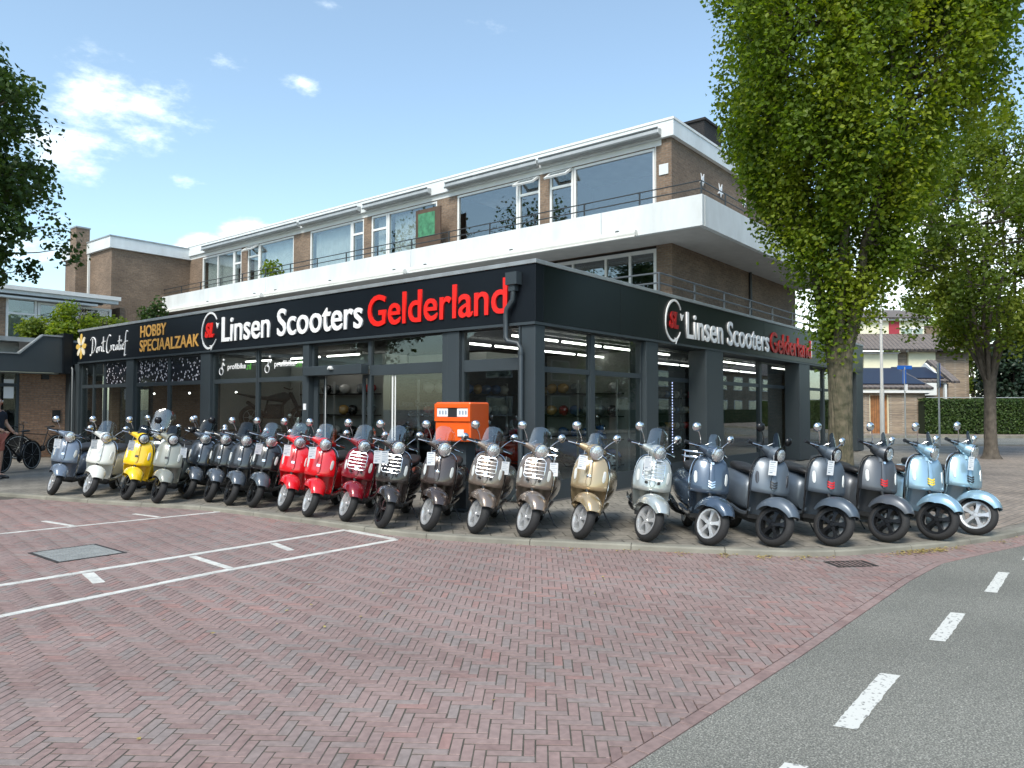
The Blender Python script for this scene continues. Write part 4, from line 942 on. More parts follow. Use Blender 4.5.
def f_fender():
    mb = MB(); rings = []; NA = 22
    for i in range(NA+1):
        t = i/NA; a = R(33+t*122); w_ = .140*(math.sin(math.pi*(.17+.60*t)))**.75; top = .282+.042*math.sin(math.pi*(t*.9+.08))
        side = .178+.050*abs(2*t-1); rg = []
        for k in range(13):
            u = -1+2*k/12; y = w_*math.sin(u*math.pi/2); r = side+(top-side)*(math.cos(u*math.pi/2))**.62; rg.append(Vector((r*math.cos(a), y, .235+r*math.sin(a))))
        for k in range(12, -1, -1):
            u = -1+2*k/12; y = (w_-.008)*math.sin(u*math.pi/2); r = side+(top-.010-side)*(math.cos(u*math.pi/2))**.62; rg.append(Vector((r*math.cos(a), y, .235+r*math.sin(a))))
        rings.append(rg)
    return mb.loft(rings)
SH = [(.975, .055, -.315, .01), (.968, .10, -.295, .02), (.945, .145, -.270, .035), (.90, .180, -.245, .055), (.84, .203, -.222, .07), (.76, .217, -.198, .08), (.68, .222, -.178, .085), (.61, .222, -.165, .088), (.575, .220, -.163, .09), (.560, .214, -.175, .085)]
def shx(z):
    for a, b in zip(SH, SH[1:]):
        if b[0] <= z <= a[0]:
            t = (z-b[0])/(a[0]-b[0]); return b[2]+(a[2]-b[2])*t, b[3]+(a[3]-b[3])*t, b[1]+(a[1]-b[1])*t
    return SH[-1][2], SH[-1][3], SH[-1][1]
def shp(y, z, o=0):
    x, s, hw = shx(z); u = y/hw; return Vector((x-s*abs(u)**2.2+o, y, z))
def f_shield():
    mb = MB(); rings = []
    for z, hw, xc, sw in SH:
        rg = []
        for k in range(17):
            u = math.sin((-1+2*k/16)*math.pi/2); rg.append(Vector((xc-sw*abs(u)**2.2, hw*u, z)))
        xb = min(-.345, xc-sw-.03)
        for k in range(16, -1, -1):
            u = math.sin((-1+2*k/16)*math.pi/2); rg.append(Vector((min(xc-sw*abs(u)**2.2-.01, xb-.02*(1-abs(u))), (hw-.006)*u, z)))
        rings.append(rg)
    mb.loft(rings)
    # the two legs of the shield either side of the wheel well
    rings = []
    for z, hw, xe, xc in ((.60, .219, -.268, -.36), (.52, .212, -.285, -.40), (.44, .202, -.305, -.43), (.36, .188, -.335, -.45), (.30, .170, -.375, -.46), (.262, .140, -.43, -.47)):
        rg = []
        for k in range(13):
            u = -1+2*k/12; rg.append(Vector((xc+(xe-xc)*abs(u)**2.6, hw*u, z)))
        for k in range(12, -1, -1):
            u = -1+2*k/12; rg.append(Vector((min(xc+(xe-xc)*abs(u)**2.6-.012, xe-.03-.0*abs(u)), (hw-.004)*u, z)))
        rings.append(rg)
    mb.loft(rings)
    # floor edge running back to the rear body
    for s in (-1, 1):
        mb.loft([[Vector((x, s*(y-.028), z-.045)), Vector((x, s*y, z-.03)), Vector((x, s*(y+.004), z)), Vector((x, s*(y-.03), z+.006))] for x, y, z in ((-.36, .185, .36), (-.42, .175, .315), (-.50, .168, .29), (-.70, .168, .285), (-.86, .178, .30), (-.98, .20, .33))])
    return mb
def f_trim():
    mb = MB(); pts = []
    half = [(.262, .138, -.44), (.30, .174, -.385), (.36, .194, -.345), (.44, .208, -.318), (.52, .219, -.312), (.60, .227, -.318), (.70, .229, -.330), (.78, .224, -.345), (.86, .206, -.362), (.92, .178, -.372), (.955, .140, -.376), (.975, .09, -.376), (.985, .0, -.376)]
    for z, y, x in half: pts.append((x-.01, y, z))
    for z, y, x in reversed(half[:-1]): pts.append((x-.01, -y, z))
    mb.tube(pts, .0075, 6); return mb
def f_inner():
    mb = MB(); rings = []
    for z, hw, x0, x1 in ((.955, .12, -.385, -.40), (.90, .165, -.375, -.44), (.75, .195, -.36, -.455), (.60, .195, -.37, -.46), (.45, .165, -.45, -.485), (.30, .13, -.46, -.50)):
        rings.append([Vector((x0, -hw, z)), Vector((x0, hw, z)), Vector((x1, hw*.85, z)), Vector((x1, -hw*.85, z))])
    mb.loft(rings); mb.box((-.92, -.160, .235), (-.40, .160, .285)); mb.box((-1.0, -.10, .18), (-.5, .10, .234)); mb.box((-1.75, -.03, .30), (-1.0, .03, .42)); return mb
def f_horn():
    mb = MB(); rings = []
    for z, w_ in ((.955, .022), (.90, .027), (.80, .031), (.70, .036), (.645, .036), (.615, .020)):
        rings.append([shp(-w_, z, .002), shp(-w_*.8, z, .016), shp(0, z, .024), shp(w_*.8, z, .016), shp(w_, z, .002), shp(0, z, -.01)])
    return mb.loft(rings)
def f_badge():
    mb = MB()
    for z in (.680, .652, .624):
        mb.loft([[shp(y, z+.012*abs(y)/.03, .028-.25*abs(y)), shp(y, z+.017+.012*abs(y)/.03, .027-.25*abs(y)), shp(y, z+.017+.012*abs(y)/.03, .0), shp(y, z+.012*abs(y)/.03, .0)] for y in (-.040, -.020, 0, .020, .040)])
    return mb
def f_round(): return MB().lathe([(.001, .012), (.020, .012), (.030, .006), (.031, -.02)], shp(0, .72, .012), 'X', 20)
def f_small():
    return MB().loft([[shp(y, .70, .026), shp(y, .735, .026), shp(y, .735, 0), shp(y, .70, 0)] for y in (-.024, 0, .024)])
def f_crest():
    mb = MB(); mt = Matrix.Translation(shp(0, .905, .030)) @ Matrix.Rotation(R(-14), 4, 'Y')
    return mb.lathe([(.001, .006), (.016, .006), (.019, .002), (.019, -.01)], (0, 0, 0), 'X', 8, mt)
def f_rear():
    mb = MB()
    secs = [(-.74, .09, .30, .60), (-.78, .135, .29, .68), (-.86, .175, .28, .725), (-.96, .205, .28, .745), (-1.08, .228, .285, .76), (-1.22, .240, .30, .765), (-1.36, .240, .325, .765), (-1.50, .225, .37, .76), (-1.62, .195, .43, .75), (-1.72, .15, .50, .735), (-1.79, .10, .56, .715), (-1.82, .05, .60, .69)]
    return mb.loft([sup(hw, zb, zt, x, 24, 2.5) for x, hw, zb, zt in secs])
def f_seat():
    return MB().loft([sup(hw, zb, zt, x, 18, 2.8) for x, hw, zb, zt in ((-.70, .05, .745, .775), (-.73, .09, .735, .80), (-.82, .125, .735, .822), (-.98, .145, .735, .820), (-1.12, .145, .735, .825), (-1.20, .142, .735, .850), (-1.36, .130, .74, .862), (-1.50, .10, .75, .855), (-1.56, .06, .76, .835), (-1.58, .02, .77, .81))])
def f_headset():
    mb = MB()
    mb.loft([sup(hy, zc-hz, zc+hz, x, 20, 2.2) for x, hy, hz, zc in ((-.430, .03, .02, 1.03), (-.418, .075, .038, 1.03), (-.38, .105, .056, 1.033), (-.33, .112, .075, 1.032), (-.28, .102, .088, 1.028), (-.235, .092, .090, 1.022), (-.220, .086, .086, 1.020))])
    for s in (-1, 1):
        mb.tube([(-.34, s*.07, 1.035), (-.365, s*.15, 1.045), (-.395, s*.215, 1.05)], [.058, .038, .024], 12)
    mb.tube([(-.29, 0, .90), (-.31, 0, 1.0)], [.05, .06], 14); return mb
def f_bezel():
    return MB().lathe([(.070, 0), (.090, -.012), (.093, .0), (.086, .014), (.074, .016), (.070, .004)], (-.218, 0, 1.020), 'X', 32)
def f_lens():
    return MB().lathe([(.001, .024), (.030, .022), (.055, .016), (.075, .006), (.077, -.005), (.001, -.005)], (-.210, 0, 1.020), 'X', 28)
def f_grip(s): return MB().tube([(-.392, s*.205, 1.050), (-.43, s*.335, 1.052), (-.432, s*.338, 1.052), (-.436, s*.352, 1.052)], [.021, .019, .023, .022], 12)
def f_switch(s): return MB().box((-.40, min(s*.14, s*.22), 1.03), (-.35, max(s*.14, s*.22), 1.085))
def f_lever(s): return MB().tube([(-.345, s*.185, 1.05), (-.335, s*.22, 1.048), (-.355, s*.27, 1.045), (-.385, s*.33, 1.04)], [.008, .007, .006, .007], 6)
def f_mirror(s):
    mb = MB(); mb.tube(bez((-.375, s*.155, 1.07), (-.36, s*.19, 1.16), (-.37, s*.275, 1.225), 6), .0055, 6)
    mt = Matrix.Translation((-.375, s*.290, 1.25)) @ Matrix.Rotation(R(8*s), 4, 'Z') @ Matrix.Rotation(R(5), 4, 'Y')
    mb.lathe([(.001, .030), (.025, .027), (.045, .016), (.056, 0), (.057, -.012), (.053, -.014)], (0, 0, 0), 'X', 22, mt); return mb
def f_mglass(s):
    mt = Matrix.Translation((-.375, s*.290, 1.25)) @ Matrix.Rotation(R(8*s), 4, 'Z') @ Matrix.Rotation(R(5), 4, 'Y')
    return MB().lathe([(.052, -.010), (.052, -.015), (.001, -.0155)], (0, 0, 0), 'X', 22, mt)
def f_screen(kind):
    mb = MB(); h, w0, w1, lean, zb, x0 = {'fly': (.17, .115, .09, .06, 1.075, -.26), 'mid': (.25, .165, .125, .09, 1.06, -.26), 'tall': (.50, .20, .20, .16, 1.02, -.22), 'visor': (.19, .10, .045, .10, 1.085, -.25)}[kind]
    rings = []; N_ = 10
    for i in range(N_+1):
        t = i/N_; w_ = (w0+(w1-w0)*t)*(1 if t < .7 else max(.25, math.sqrt(max(0, 1-((t-.7)/.32)**2)))); z = zb+h*t; x = x0-lean*t; f_ = []; b_ = []
        for k in range(11):
            u = -1+2*k/10; xx = x-.045*u*u*(w_/.14); f_.append(Vector((xx, w_*u, z))); b_.append(Vector((xx-.003, w_*u, z)))
        rings.append(f_+b_[::-1])
    return mb.loft(rings)
def f_screen_frame(kind, q):
    if kind == 'tall': return MB().tube([(-.33, q*.10, 1.06), (-.30, q*.13, 1.2), (-.33, q*.12, 1.35)], .006, 6)
    return MB().tube([(-.36, q*.12, 1.07), (-.33, q*.085, 1.11), (-.30, q*.07, 1.14)], .005, 6)
def f_rack():
    mb = MB()
    for w_, za, zb in ((.125, .70, .925), ): 
        ring = []
        for y, z in ((-w_, za+.02), (-w_, zb-.03), (-w_+.03, zb), (w_-.03, zb), (w_, zb-.03), (w_, za+.02), (w_-.02, za), (-w_+.02, za), (-w_, za+.02)): ring.append(Vector((shx(z)[0]+.045, y, z)))
        mb.tube(ring, .006, 6)
        for z in (.745, .79, .835, .88): mb.tube([(shx(z)[0]+.045, -w_, z), (shx(z)[0]+.055, 0, z), (shx(z)[0]+.045, w_, z)], .0045, 6)
        for y, z in ((-.08, .93), (.08, .93)): mb.tube([(shx(.9)[0]+.045, y, .91), (shx(.9)[0]-.02, y, .95)], .005, 6)
    return mb
def f_nub(y): return MB().lathe([(.001, .04), (.016, .04), (.019, .02), (.012, 0), (.010, -.03)], shp(y, .665, 0), 'X', 12)
def f_indicator(s):
    mb = MB(); rings = []
    for z, w_ in ((.80, .006), (.785, .015), (.74, .019), (.69, .018), (.665, .008)):
        yc = .178 if z > .7 else .175; rings.append([shp(s*(yc-w_), z, .001), shp(s*(yc-w_*.6), z, .010), shp(s*(yc+w_*.6), z, .009), shp(s*(yc+w_), z, .002), shp(s*yc, z, -.012)])
    return mb.loft(rings)
def f_rrack():
    mb = MB()
    for z in (.90, .97): mb.tube([(-1.42, -.12, z), (-1.70, -.11, z), (-1.74, 0, z), (-1.70, .11, z), (-1.42, .12, z), (-1.42, -.12, z)], .008, 6)
    for y in (-.06, 0, .06): mb.tube([(-1.42, y, .90), (-1.73, y, .90)], .006, 6)
    for y in (-.1, .1): mb.tube([(-1.45, y, .78), (-1.48, y, .97)], .008, 6)
    return mb
def f_exhaust(): return MB().tube([(-1.0, -.12, .20), (-1.2, -.17, .21), (-1.35, -.19, .24), (-1.68, -.19, .30)], [.02, .035, .055, .05], 14)
def f_stand():
    mb = MB().tube([(-.95, .14, .22), (-.92, .22, .10), (-.90, .28, .015)], .009, 6); mb.tube([(-.90, .28, .015), (-.94, .30, .008), (-.86, .30, .008)], .010, 6); return mb
def f_fork():
    mb = MB().tube([(0, .080, .235), (-.06, .088, .34), (-.14, .06, .46), (-.20, 0, .60)], [.022, .020, .022, .022], 10); mb.tube([(-.04, .095, .28), (-.10, .090, .42)], [.022, .022], 10); mb.ball((0, .078, .235), .034, n=12, m_=8); return mb
def f_tail():
    return MB().ball((-1.81, 0, .66), .045, n=12, m_=8, sc_=(1, 1, .8))
def f_crashbar(q): return MB().tube([(-.95, q*.20, .30), (-1.0, q*.27, .36), (-1.2, q*.275, .40), (-1.3, q*.25, .34), (-1.15, q*.24, .30), (-.95, q*.20, .30)], .008, 6)
cache = {}
def part(key, fn, name, mats, parent, turned=False, angle=42):
    if key not in cache:
        cache[key] = fn().mesh(name, mats, True, angle, turn if turned else None)
    o = link(name, cache[key], parent, mats); return o
def scooter(loc, head, lab, col, rim='alu', fenc=None, trim='chrome', screen=None, rack=False, badge='chrome', seat='seat', mir='chrome', rrack=False, lensm='clear_lens', lean=8, bars=False, group='scooters lined up along the kerb', nomirror=False, lockk=None, smoke=False, headpaint=None, bst='chev', indic=True, screenw=None):
    t = thing('scooter', lab, 'scooter', loc, (R(-lean), 0, R(head)), group); t.rotation_mode = 'XYZ'
    t.matrix_world = Matrix.Translation(loc) @ Matrix.Rotation(R(head), 4, 'Z') @ Matrix.Rotation(R(-lean), 4, 'X')
    P = [col]
    w_ = part('tyre', lambda: f_tyre(FW), 'front_wheel', [M['rubber']], t, True); part('rim'+rim, lambda: f_rim(FW), 'rim', [M[rim]], w_, True); part('disc', lambda: f_disc(FW), 'brake_disc', [M['steel']], w_, True)
    w_ = part('tyre2', lambda: f_tyre((RWX, 0, .235)), 'rear_wheel', [M['rubber']], t); part('rim2', lambda: f_rim((RWX, 0, .235)), 'rim', [M[rim]], w_)
    part('fork', f_fork, 'fork', [M['black_plastic']], t, True)
    part('fender', f_fender, 'front_fender', [fenc or col], t, True)
    s = part('shield', f_shield, 'leg_shield', P, t); part('trim', f_trim, 'trim', [M[trim]], s); part('horn', f_horn, 'horn_cover', P, s); part('badge'+bst, {'chev': f_badge, 'round': f_round, 'small': f_small}[bst], 'badge', [M[badge] if badge in M else badge], s); part('crest', f_crest, 'crest', [M['chrome']], s)
    if indic:
        for q in (-1, 1): part('ind%d' % q, lambda: f_indicator(q), 'indicator', [M[lensm]], s)
    part('inner', f_inner, 'footboard', [M['black_plastic']], t)
    part('rear', f_rear, 'rear_body', P, t); part('seat', f_seat, 'seat', [M[seat]], t)
    h = part('headset', f_headset, 'handlebar_cover', [headpaint or col], t, True); [(part('grip%d' % q, lambda: f_grip(q), 'grip', [M['black_plastic']], h, True), part('switch%d' % q, lambda: f_switch(q), 'switch_block', [M['black_plastic']], h, True), part('lever%d' % q, lambda: f_lever(q), 'brake_lever', [M['chrome']], h, True)) for q in (-1, 1)]
    b_ = part('bezel', f_bezel, 'headlight', [M['chrome'] if trim == 'chrome' else M['black_rim']], t, True); part('lens', f_lens, 'lens', [M['lens']], b_, True)
    for q in (-1, 1):
        if nomirror: break
        m_ = part('mir%d' % q, lambda: f_mirror(q), 'mirror', [M[mir]], t, True); part('mg%d' % q, lambda: f_mglass(q), 'mirror_glass', [M['mirror']], m_, True)
    if screen:
        sc_ = part('scr'+screen, lambda: f_screen(screen), 'windscreen', [M['screen_smoke'] if smoke else M['screen']], t, True); [part('scf%s%d' % (screen, q), lambda: f_screen_frame(screen, q), 'bracket', [M['chrome']], sc_, True) for q in (-1, 1)]
    if rack: r_ = part('rack', f_rack, 'front_rack', [M['chrome']], t); [part('nub%d' % q, lambda: f_nub(q*.075), 'rubber_stop', [M['black_plastic']], r_) for q in (-1, 1)]
    if rrack: part('rrack', f_rrack, 'rear_rack', [M['chrome']], t)
    if bars: [part('cbar%d' % q, lambda: f_crashbar(q), 'crash_bar', [M['chrome']], t) for q in (-1, 1)]
    part('exh', f_exhaust, 'exhaust', [M['black_rim']], t); part('stand', f_stand, 'stand', [M['black_rim']], t); part('tail', f_tail, 'tail_light', [M['sign_red_dark']], t)
    return t
pc = dict(bluegrey=paint('paint_bluegrey', (.165, .205, .27), .25), white=paint('paint_white', (.72, .73, .68)), yellow=paint('paint_yellow', (.86, .56, .012)), olive=paint('paint_olive', (.255, .262, .225), .1),
          dkblue=paint('paint_darkblue', (.040, .050, .065), .2), black=paint('paint_black', (.008, .009, .010)), graph=paint('paint_graphite', (.030, .034, .040), .2), black2=paint('paint_black2', (.010, .010, .011)),
          red=paint('paint_red', (.66, .006, .012)), red2=paint('paint_red2', (.60, .005, .010)), dkred=paint('paint_darkred', (.22, .006, .015), .2), choc=paint('paint_choc', (.038, .031, .028), .25), brown=paint('paint_brown', (.060, .042, .036), .3),
          taupe=paint('paint_taupe', (.235, .185, .150), .55), taupe2=paint('paint_taupe2', (.250, .20, .165), .55), gold=paint('paint_gold', (.46, .345, .20), .55), silver=paint('paint_silver', (.52, .55, .53), .55),
          navy=paint('paint_navy', (.065, .095, .140), .4), matg=paint('paint_mattgrey', (.105, .130, .160), .3, matte=True), matg2=paint('paint_mattgrey2', (.080, .103, .130), .3, matte=True), matg3=paint('paint_mattgrey3', (.085, .095, .110), .35, matte=True),
          sky_=paint('paint_paleblue', (.27, .42, .53), .45), sky2=paint('paint_paleblue2', (.30, .46, .56), .45), fgrey=paint('paint_fender_grey', (.085, .10, .12), .2),
          ored=paint('paint_orangered', (.62, .06, .02)), blue=paint('paint_blue', (.02, .14, .42)))
M['badge_red'] = mat('badge_red', (.55, .01, .015), .4); M['badge_yellow'] = mat('badge_yellow', (.80, .58, .03), .4); M['badge_black'] = mat('badge_black', (.02, .02, .022), .4)
def GP(px, py, z=ZP):
    d = fwd+r2*((px-512)/F_PX)-u2*((py-384)/F_PX); t = (z-CAM.z)/d.z; p = CAM+d*t; return Vector((p.x, p.y, z))
# ground points below are where each front tyre stands on the pavement (metres)
ROW = [
 (-4.31, 7.19, 230, 'pale blue-grey scooter, first of the row nearest the brick wing', dict(bst='small', col=pc['bluegrey'])),
 (-4.04, 6.41, 229, 'white scooter with a clear windscreen parked next to the yellow scooter', dict(bst='small', col=pc['white'], screen='mid')),
 (-3.78, 5.58, 229, 'bright yellow scooter in the row of parked scooters', dict(bst='small', col=pc['yellow'], rim='black_rim', trim='badge_yellow', badge='badge_black', screen='fly', smoke=True)),
 (-3.67, 4.75, 227, 'olive grey scooter with black wheels beside the yellow one', dict(bst='small', col=pc['olive'], rim='black_rim', trim='badge_black', mir='black_rim', badge='badge_black', screen='fly', smoke=True)),
 (-3.08, 4.94, 221, 'dark slate scooter without windscreen, set back behind the olive grey one', dict(bst='small', col=pc['dkblue'], fenc=pc['fgrey'], rim='black_rim')),
 (-3.06, 4.27, 220, 'black scooter without windscreen between the dark slate and the graphite scooters', dict(bst='small', col=pc['black'], fenc=pc['fgrey'], rim='black_rim', mir='black_rim')),
 (-3.07, 3.65, 219, 'graphite scooter with a smoked windscreen between two black scooters', dict(bst='small', col=pc['graph'], fenc=pc['fgrey'], rim='black_rim', screen='mid', smoke=True)),
 (-2.97, 3.17, 219, 'glossy black scooter with windscreen standing next to the brightest red scooter', dict(bst='small', col=pc['black2'], fenc=pc['fgrey'], rim='black_rim', screen='mid')),
 (-2.92, 2.43, 217, 'bright red scooter beside the glossy black one, further from the dark red scooter', dict(bst='small', col=pc['red'], screen='mid')),
 (-3.03, 1.68, 217, 'bright red scooter standing directly beside the dark red scooter', dict(bst='small', col=pc['red2'], screen='mid')),
 (-2.95, .97, 215, 'dark red scooter with a chrome grid rack on its front', dict(bst='small', col=pc['dkred'], screen='mid', rack=True)),
 (-3.01, .17, 213, 'very dark brown scooter with chrome grid rack and black wheels', dict(bst='small', col=pc['choc'], rim='black_rim', screen='mid', rack=True)),
 (-2.79, -.43, 212, 'dark brown scooter with a round badge in front of the orange post box', dict(bst='round', col=pc['brown'], screen='mid')),
 (-2.55, -1.0, 210, 'taupe scooter with chrome front rack next to the dark brown scooter', dict(bst='small', col=pc['taupe'], screen='mid', rack=True, bars=True)),
 (-2.37, -1.63, 208, 'taupe scooter with chrome front rack next to the gold scooter', dict(bst='small', col=pc['taupe2'], screen='mid', rack=True, rrack=True)),
 (-2.06, -2.20, 206, 'champagne gold scooter with silver wheels in the row', dict(bst='round', col=pc['gold'], screen='fly')),
 (-1.71, -2.87, 211, 'silver scooter with chrome front rack and clear windscreen', dict(bst='small', col=pc['silver'], screen='mid', rack=True, bars=True)),
 (-1.48, -3.53, 214, 'dark blue-grey scooter with silver five spoke wheels and rear rack', dict(bst='chev', col=pc['navy'], screen='fly', rrack=True, bars=True)),
 (-1.10, -4.09, 221, 'matt blue-grey scooter with black wheels, black mirrors and a black badge', dict(bst='chev', col=pc['matg'], rim='black_rim', trim='badge_black', badge='badge_black', mir='black_rim', screen='visor', smoke=True, lensm='smoke_lens')),
 (-.65, -4.59, 221, 'matt dark grey scooter with red badge standing in front of the big tree trunk', dict(bst='chev', col=pc['matg2'], rim='black_rim', trim='badge_black', badge='badge_red', screen='visor', smoke=True)),
 (0.0, -5.01, 221, 'dark grey scooter with red badge next to the pale blue scooter with yellow badge', dict(bst='chev', col=pc['matg3'], rim='black_rim', trim='badge_black', badge='badge_red', screen='visor', smoke=True)),
 (.50, -5.43, 221, 'pale blue scooter with black wheels and a yellow badge', dict(bst='chev', col=pc['sky_'], rim='black_rim', badge='badge_yellow', screen='visor', smoke=True, seat='seat_brown')),
 (1.21, -5.73, 223, 'pale blue scooter with silver wheels at the road end of the row', dict(bst='chev', col=pc['sky2'], badge='badge_black', screen='visor', smoke=True)),
]
scs = []
for (x, y, hd, lab, kw) in ROW:
    kq = .02/1.52; kw.setdefault('lean', random.uniform(6.5, 10)); scs.append(scooter(Vector((x+(x-CAM.x)*kq, y+(y-CAM.y)*kq, ZP)), hd+random.uniform(-2.5, 2.5), lab, **kw))
# price cards hung from the bars
def card(sct, lab, y=-.16, z=.90, rot=0, x=None):
    t = thing('price_card', lab, 'price card', group='price cards hung on the scooters')
    loc = turn(Vector((-.17 if x is None else x, y, z))); t.matrix_world = sct.matrix_world @ Matrix.Translation(loc) @ Matrix.Rotation(R(random.uniform(-12, 12)+rot), 4, 'Z') @ Matrix.Rotation(R(random.uniform(-7, 7)), 4, 'X')
    MB().box((-.001, -.052, -.10), (.001, .052, .065)).build('card', M['tag'], t, smooth=False)
    mb = MB()
    for k, (w_, hh) in enumerate(((.07, .010), (.05, .004), (.08, .004), (.06, .004), (.075, .004), (.04, .012))): mb.box((.001, -.04, .045-k*.024), (.0022, -.04+w_, .045-k*.024+hh))
    mb.build('print', M['ink'], t, smooth=False); MB().tube([(0, 0, .065), (-.02, .01, .13)], .0015, 4).build('string', M['tag'], t)
names = {0: 'pale blue-grey scooter by the brick wing', 1: 'white scooter', 2: 'yellow scooter', 3: 'olive grey scooter', 7: 'glossy black scooter beside the red ones', 8: 'red scooter nearest the black one', 9: 'red scooter beside the dark red one', 11: 'very dark brown scooter with grid rack',
         12: 'dark brown scooter at the orange box', 13: 'taupe scooter beside the dark brown one', 14: 'taupe scooter beside the gold one', 15: 'champagne gold scooter', 16: 'silver scooter', 18: 'matt blue-grey black-mirrored scooter', 19: 'matt dark grey scooter before the tree trunk', 22: 'pale blue scooter with silver wheels'}
for i, nm in names.items():
    yy = .20 if i in (3, 13, 14) else (-.17 if i < 18 else -.13)
    card(scs[i], 'white card hanging from the bars of the '+nm, yy, .88 if i < 18 else .86, rot=31 if i < 18 else 20, x=-.16 if i < 18 else -.17)
card(scs[11], 'second card beside the first on the very dark brown scooter', -.26, .86, 31)
# scooters standing behind the row
scooter(Vector((-2.75, 7.35, ZP)), 205, 'scooter with a tall clear windshield standing behind the white scooter', col=pc['silver'], screen='tall')
scooter(Vector((-2.2, 6.5, ZP)), 215, 'black scooter half hidden behind the olive grey scooter', col=pc['black'], trim='badge_black', screen='mid', smoke=True)
# scooters inside the showroom, on the shop floor
for (x, y, hd, c_, lb) in ((3.6, 2.7, 250, 'ored', 'orange-red scooter inside the showroom behind the corner glazing'), (5.9, 2.2, 262, 'blue', 'blue scooter inside the showroom beside the side column'), (2.0, 3.2, 205, 'graph', 'dark scooter inside the showroom near the corner'), (1.6, 8.8, 200, 'black', 'black scooter inside behind the lettered window')):
    scooter(Vector((x, y, ZG+.004)), hd, lb, col=pc[c_], screen='mid', lean=0, group='scooters inside the showroom')

# stock on shelves inside
rs = random.Random(77); HC = [mat('helmet_%d' % i, c, .2, coat=1) for i, c in enumerate(((.6, .6, .58), (.02, .02, .02), (.4, .02, .02), (.05, .12, .3), (.5, .3, .1), (.15, .17, .18)))]
hm = MB(); hm.loft([sup(hw, zb, zt, x, 16, 2.2) for x, hw, zb, zt in ((-.14, .04, .08, .18), (-.12, .09, .03, .23), (-.05, .118, .0, .26), (.04, .118, .0, .255), (.10, .095, .06, .22), (.135, .05, .10, .18))]); HMESH = hm.mesh('helmet', M['tag'])
for i, (x, y, hd, W, lb) in enumerate(((5.0, 5.9, 0, 3.4, 'dark shelving with helmets on the rear wall behind the corner glazing'), (9.9, 5.9, 0, 3.4, 'dark shelving with helmets seen through the middle side windows'), (6.0, 3.1, 90, 2.2, 'dark shelving with helmets standing across the showroom'), (3.2, 9.0, 90, 3.0, 'dark shelving with helmets behind the entrance door'), (15.5, 4.9, 0, 4.0, 'dark shelving with helmets behind the last side windows'))):
    t = thing('shelving_unit', lb, 'shelves', (x, y, ZG+.003), (0, 0, R(hd)), 'shelving inside the showroom')
    for z in (.15, .75, 1.3, 1.85): MB().box((-W/2, -.18, z), (W/2, .18, z+.03)).build('shelf', M['black_rim'], t, smooth=False)
    for q in (-W/2, 0, W/2): MB().box((q-.02, .14, 0), (q+.02, .179, 2.2)).build('upright', M['steel'], t, smooth=False)
    k = 0
    for zi, z in enumerate((.78, 1.33, 1.88)):
        for j in range(int(W/.36)):
            if rs.random() < .25: continue
            p = t.matrix_basis if False else Matrix.Translation((x, y, ZG+.003)) @ Matrix.Rotation(R(hd), 4, 'Z') @ Vector((-W/2+.2+j*.36, 0, z))
            cix = rs.randrange(6); h_ = bpy.data.objects.new('helmet', HMESH); COL.objects.link(h_); h_.location = p; h_.rotation_euler = (0, 0, rs.uniform(3, 6)); h_.material_slots[0].link = 'OBJECT'; h_.material_slots[0].material = HC[cix]
            tag(h_, '%s helmet on the %s shelf of the %s' % (('white', 'black', 'red', 'blue', 'tan', 'grey')[cix], ('low', 'middle', 'top')[zi], ('shelving behind the corner glazing', 'shelving behind the middle side windows', 'shelving across the showroom', 'shelving behind the entrance', 'shelving behind the last side windows')[i]), 'helmet', 'helmets on the showroom shelves')
